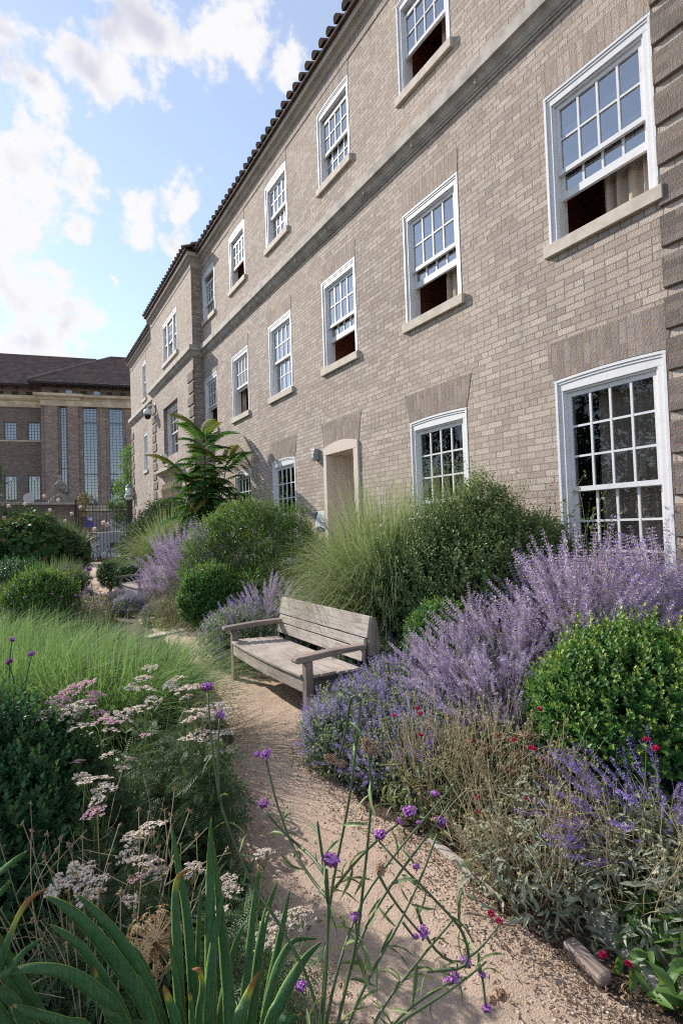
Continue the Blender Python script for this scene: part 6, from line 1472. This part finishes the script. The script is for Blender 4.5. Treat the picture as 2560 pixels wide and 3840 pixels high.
# ---- trees
def tree(name, label, x, y, h, lumps, n, mat, seed, leaf=.12, tr=.12, cat='tree'):
    t = empty_plant(name, label, cat, x, y); g_ = np.random.default_rng(seed); p, nn = lumps_surface(lumps, n, .5, .75, seed, .3)
    foliage('crown', [scatter(T_shoot(6, leaf*1.6, leaf, leaf*.6, 75, 40, .5, stem=.004), p, nn*.5+g_.normal(0, .6, nn.shape)+np.array([0, 0, .3]), g_.uniform(.6, 1.3, len(p)), tipm=g_.random(len(p)))], LM[mat], t)
    mb = MB(); mb.tube([(0, 0, 0), (.05, .03, h*.3), (-.04, .02, h*.6), (0, 0, h*.85)], [tr, tr*.8, tr*.55, tr*.2], 8)
    for L in lumps: mb.tube([(0, 0, h*.35), (L[0]*.5, L[1]*.5, (h*.35+L[2])/2), (L[0], L[1], L[2]+.1)], [tr*.5, tr*.3, tr*.1], 6)
    mb.build('trunk', BARK, t); return t
tree('garden_tree', 'bright green tree standing beyond the gate beside the building corner', 7.15, 41, 7.5, [(0, 0, 5.0, 1.0, 1.0, 1.0), (-.5, 0, 3.6, .9, .9, .9), (.5, .2, 6.3, 1.0, 1.0, .9), (.3, 0, 7.6, .8, .8, .7), (-.3, 0, 2.7, .8, .8, .8), (.9, 0, 4.4, .9, .9, 1.0)], 1500, 'tree', 301)
tree('garden_tree', 'thin maple with orange and green leaves seen through the gate', 3.7, 40, 4.2, [(0, 0, 3.4, .6, .6, .6), (-.2, 0, 2.4, .8, .7, .7), (.3, 0, 4.2, .35, .35, .45), (.4, 0, 1.6, .8, .7, .5)], 420, 'acer', 302, .13, .05)
tree('garden_tree', 'dark bushy tree cut by the left edge before the library', -1.5, 31, 5.6, [(0, 0, 4.6, 1.0, 1.0, 1.2), (-.7, 0, 3.6, 1.0, 1.0, 1.1), (-.4, 0, 2.2, 1.2, 1.0, 1.2)], 1400, 'climber', 303)

# trees across the lawn, left of the view: they are mirrored in the ground floor panes and shade the near bed
tree('garden_tree', 'tall broadleaf tree on the lawn left of the view whose crown shades the near bed', -7.5, 17.7, 11.5, [(0, 0, 10.3, 1.4, 1.4, 1.2), (.5, -.8, 9.7, 1.0, 1.0, .8), (-.8, .5, 11.0, 1.2, 1.2, .9)], 520, 'tree', 311, .16, .2)
for i, (x, y, h) in enumerate([(-11.5, 11.5, 8.5), (-12.5, 17, 9), (-11.0, 24.5, 9.5), (-9.5, 32, 9)]):
    tree('garden_tree', ['dense round tree nearest the left of the lawn', 'dense round tree second along the lawn edge', 'dense round tree third along the lawn edge', 'dense round tree by the far end of the lawn'][i], x, y, h*.8, [(0, 0, h*.62, 2.4, 2.4, h*.36), (1.2, .8, h*.45, 1.8, 1.8, h*.3), (-1.2, -.8, h*.5, 1.8, 1.8, h*.3)], 1800, 'climber', 320+i, .2, .2)
# thin climber reaching over the big ground floor window
def vine():
    t = empty_plant('vine', 'thin leafy climber stems reaching across the big ground floor window', 'vine', 4.80, 3.15); g_ = np.random.default_rng(9)
    n = 16; b = np.stack([g_.normal(0, .05, n), g_.normal(.1, .25, n), np.zeros(n)], 1); e = np.stack([g_.normal(-.05, .08, n), g_.normal(-.1, .30, n), g_.uniform(1.2, 2.25, n)], 1)
    P = bez(b, (b+e)/2+np.stack([g_.normal(-.05, .06, n), g_.normal(0, .2, n), np.full(n, .3)], 1), e, 12); foliage('stems', stems(P, .003, .0014), LM['straw'], t)
    pos = P[:, 2:].reshape(-1, 3); pos = np.repeat(pos, 2, 0)+g_.normal(0, .012, (len(pos)*2, 3))
    foliage('foliage', scatter(T_leaf6(.045, .026, .15, .2), pos, g_.normal(size=pos.shape)*.7+np.array([-.4, 0, .6]), g_.uniform(.5, 1.2, len(pos))), LM['abelia'], t)
vine()
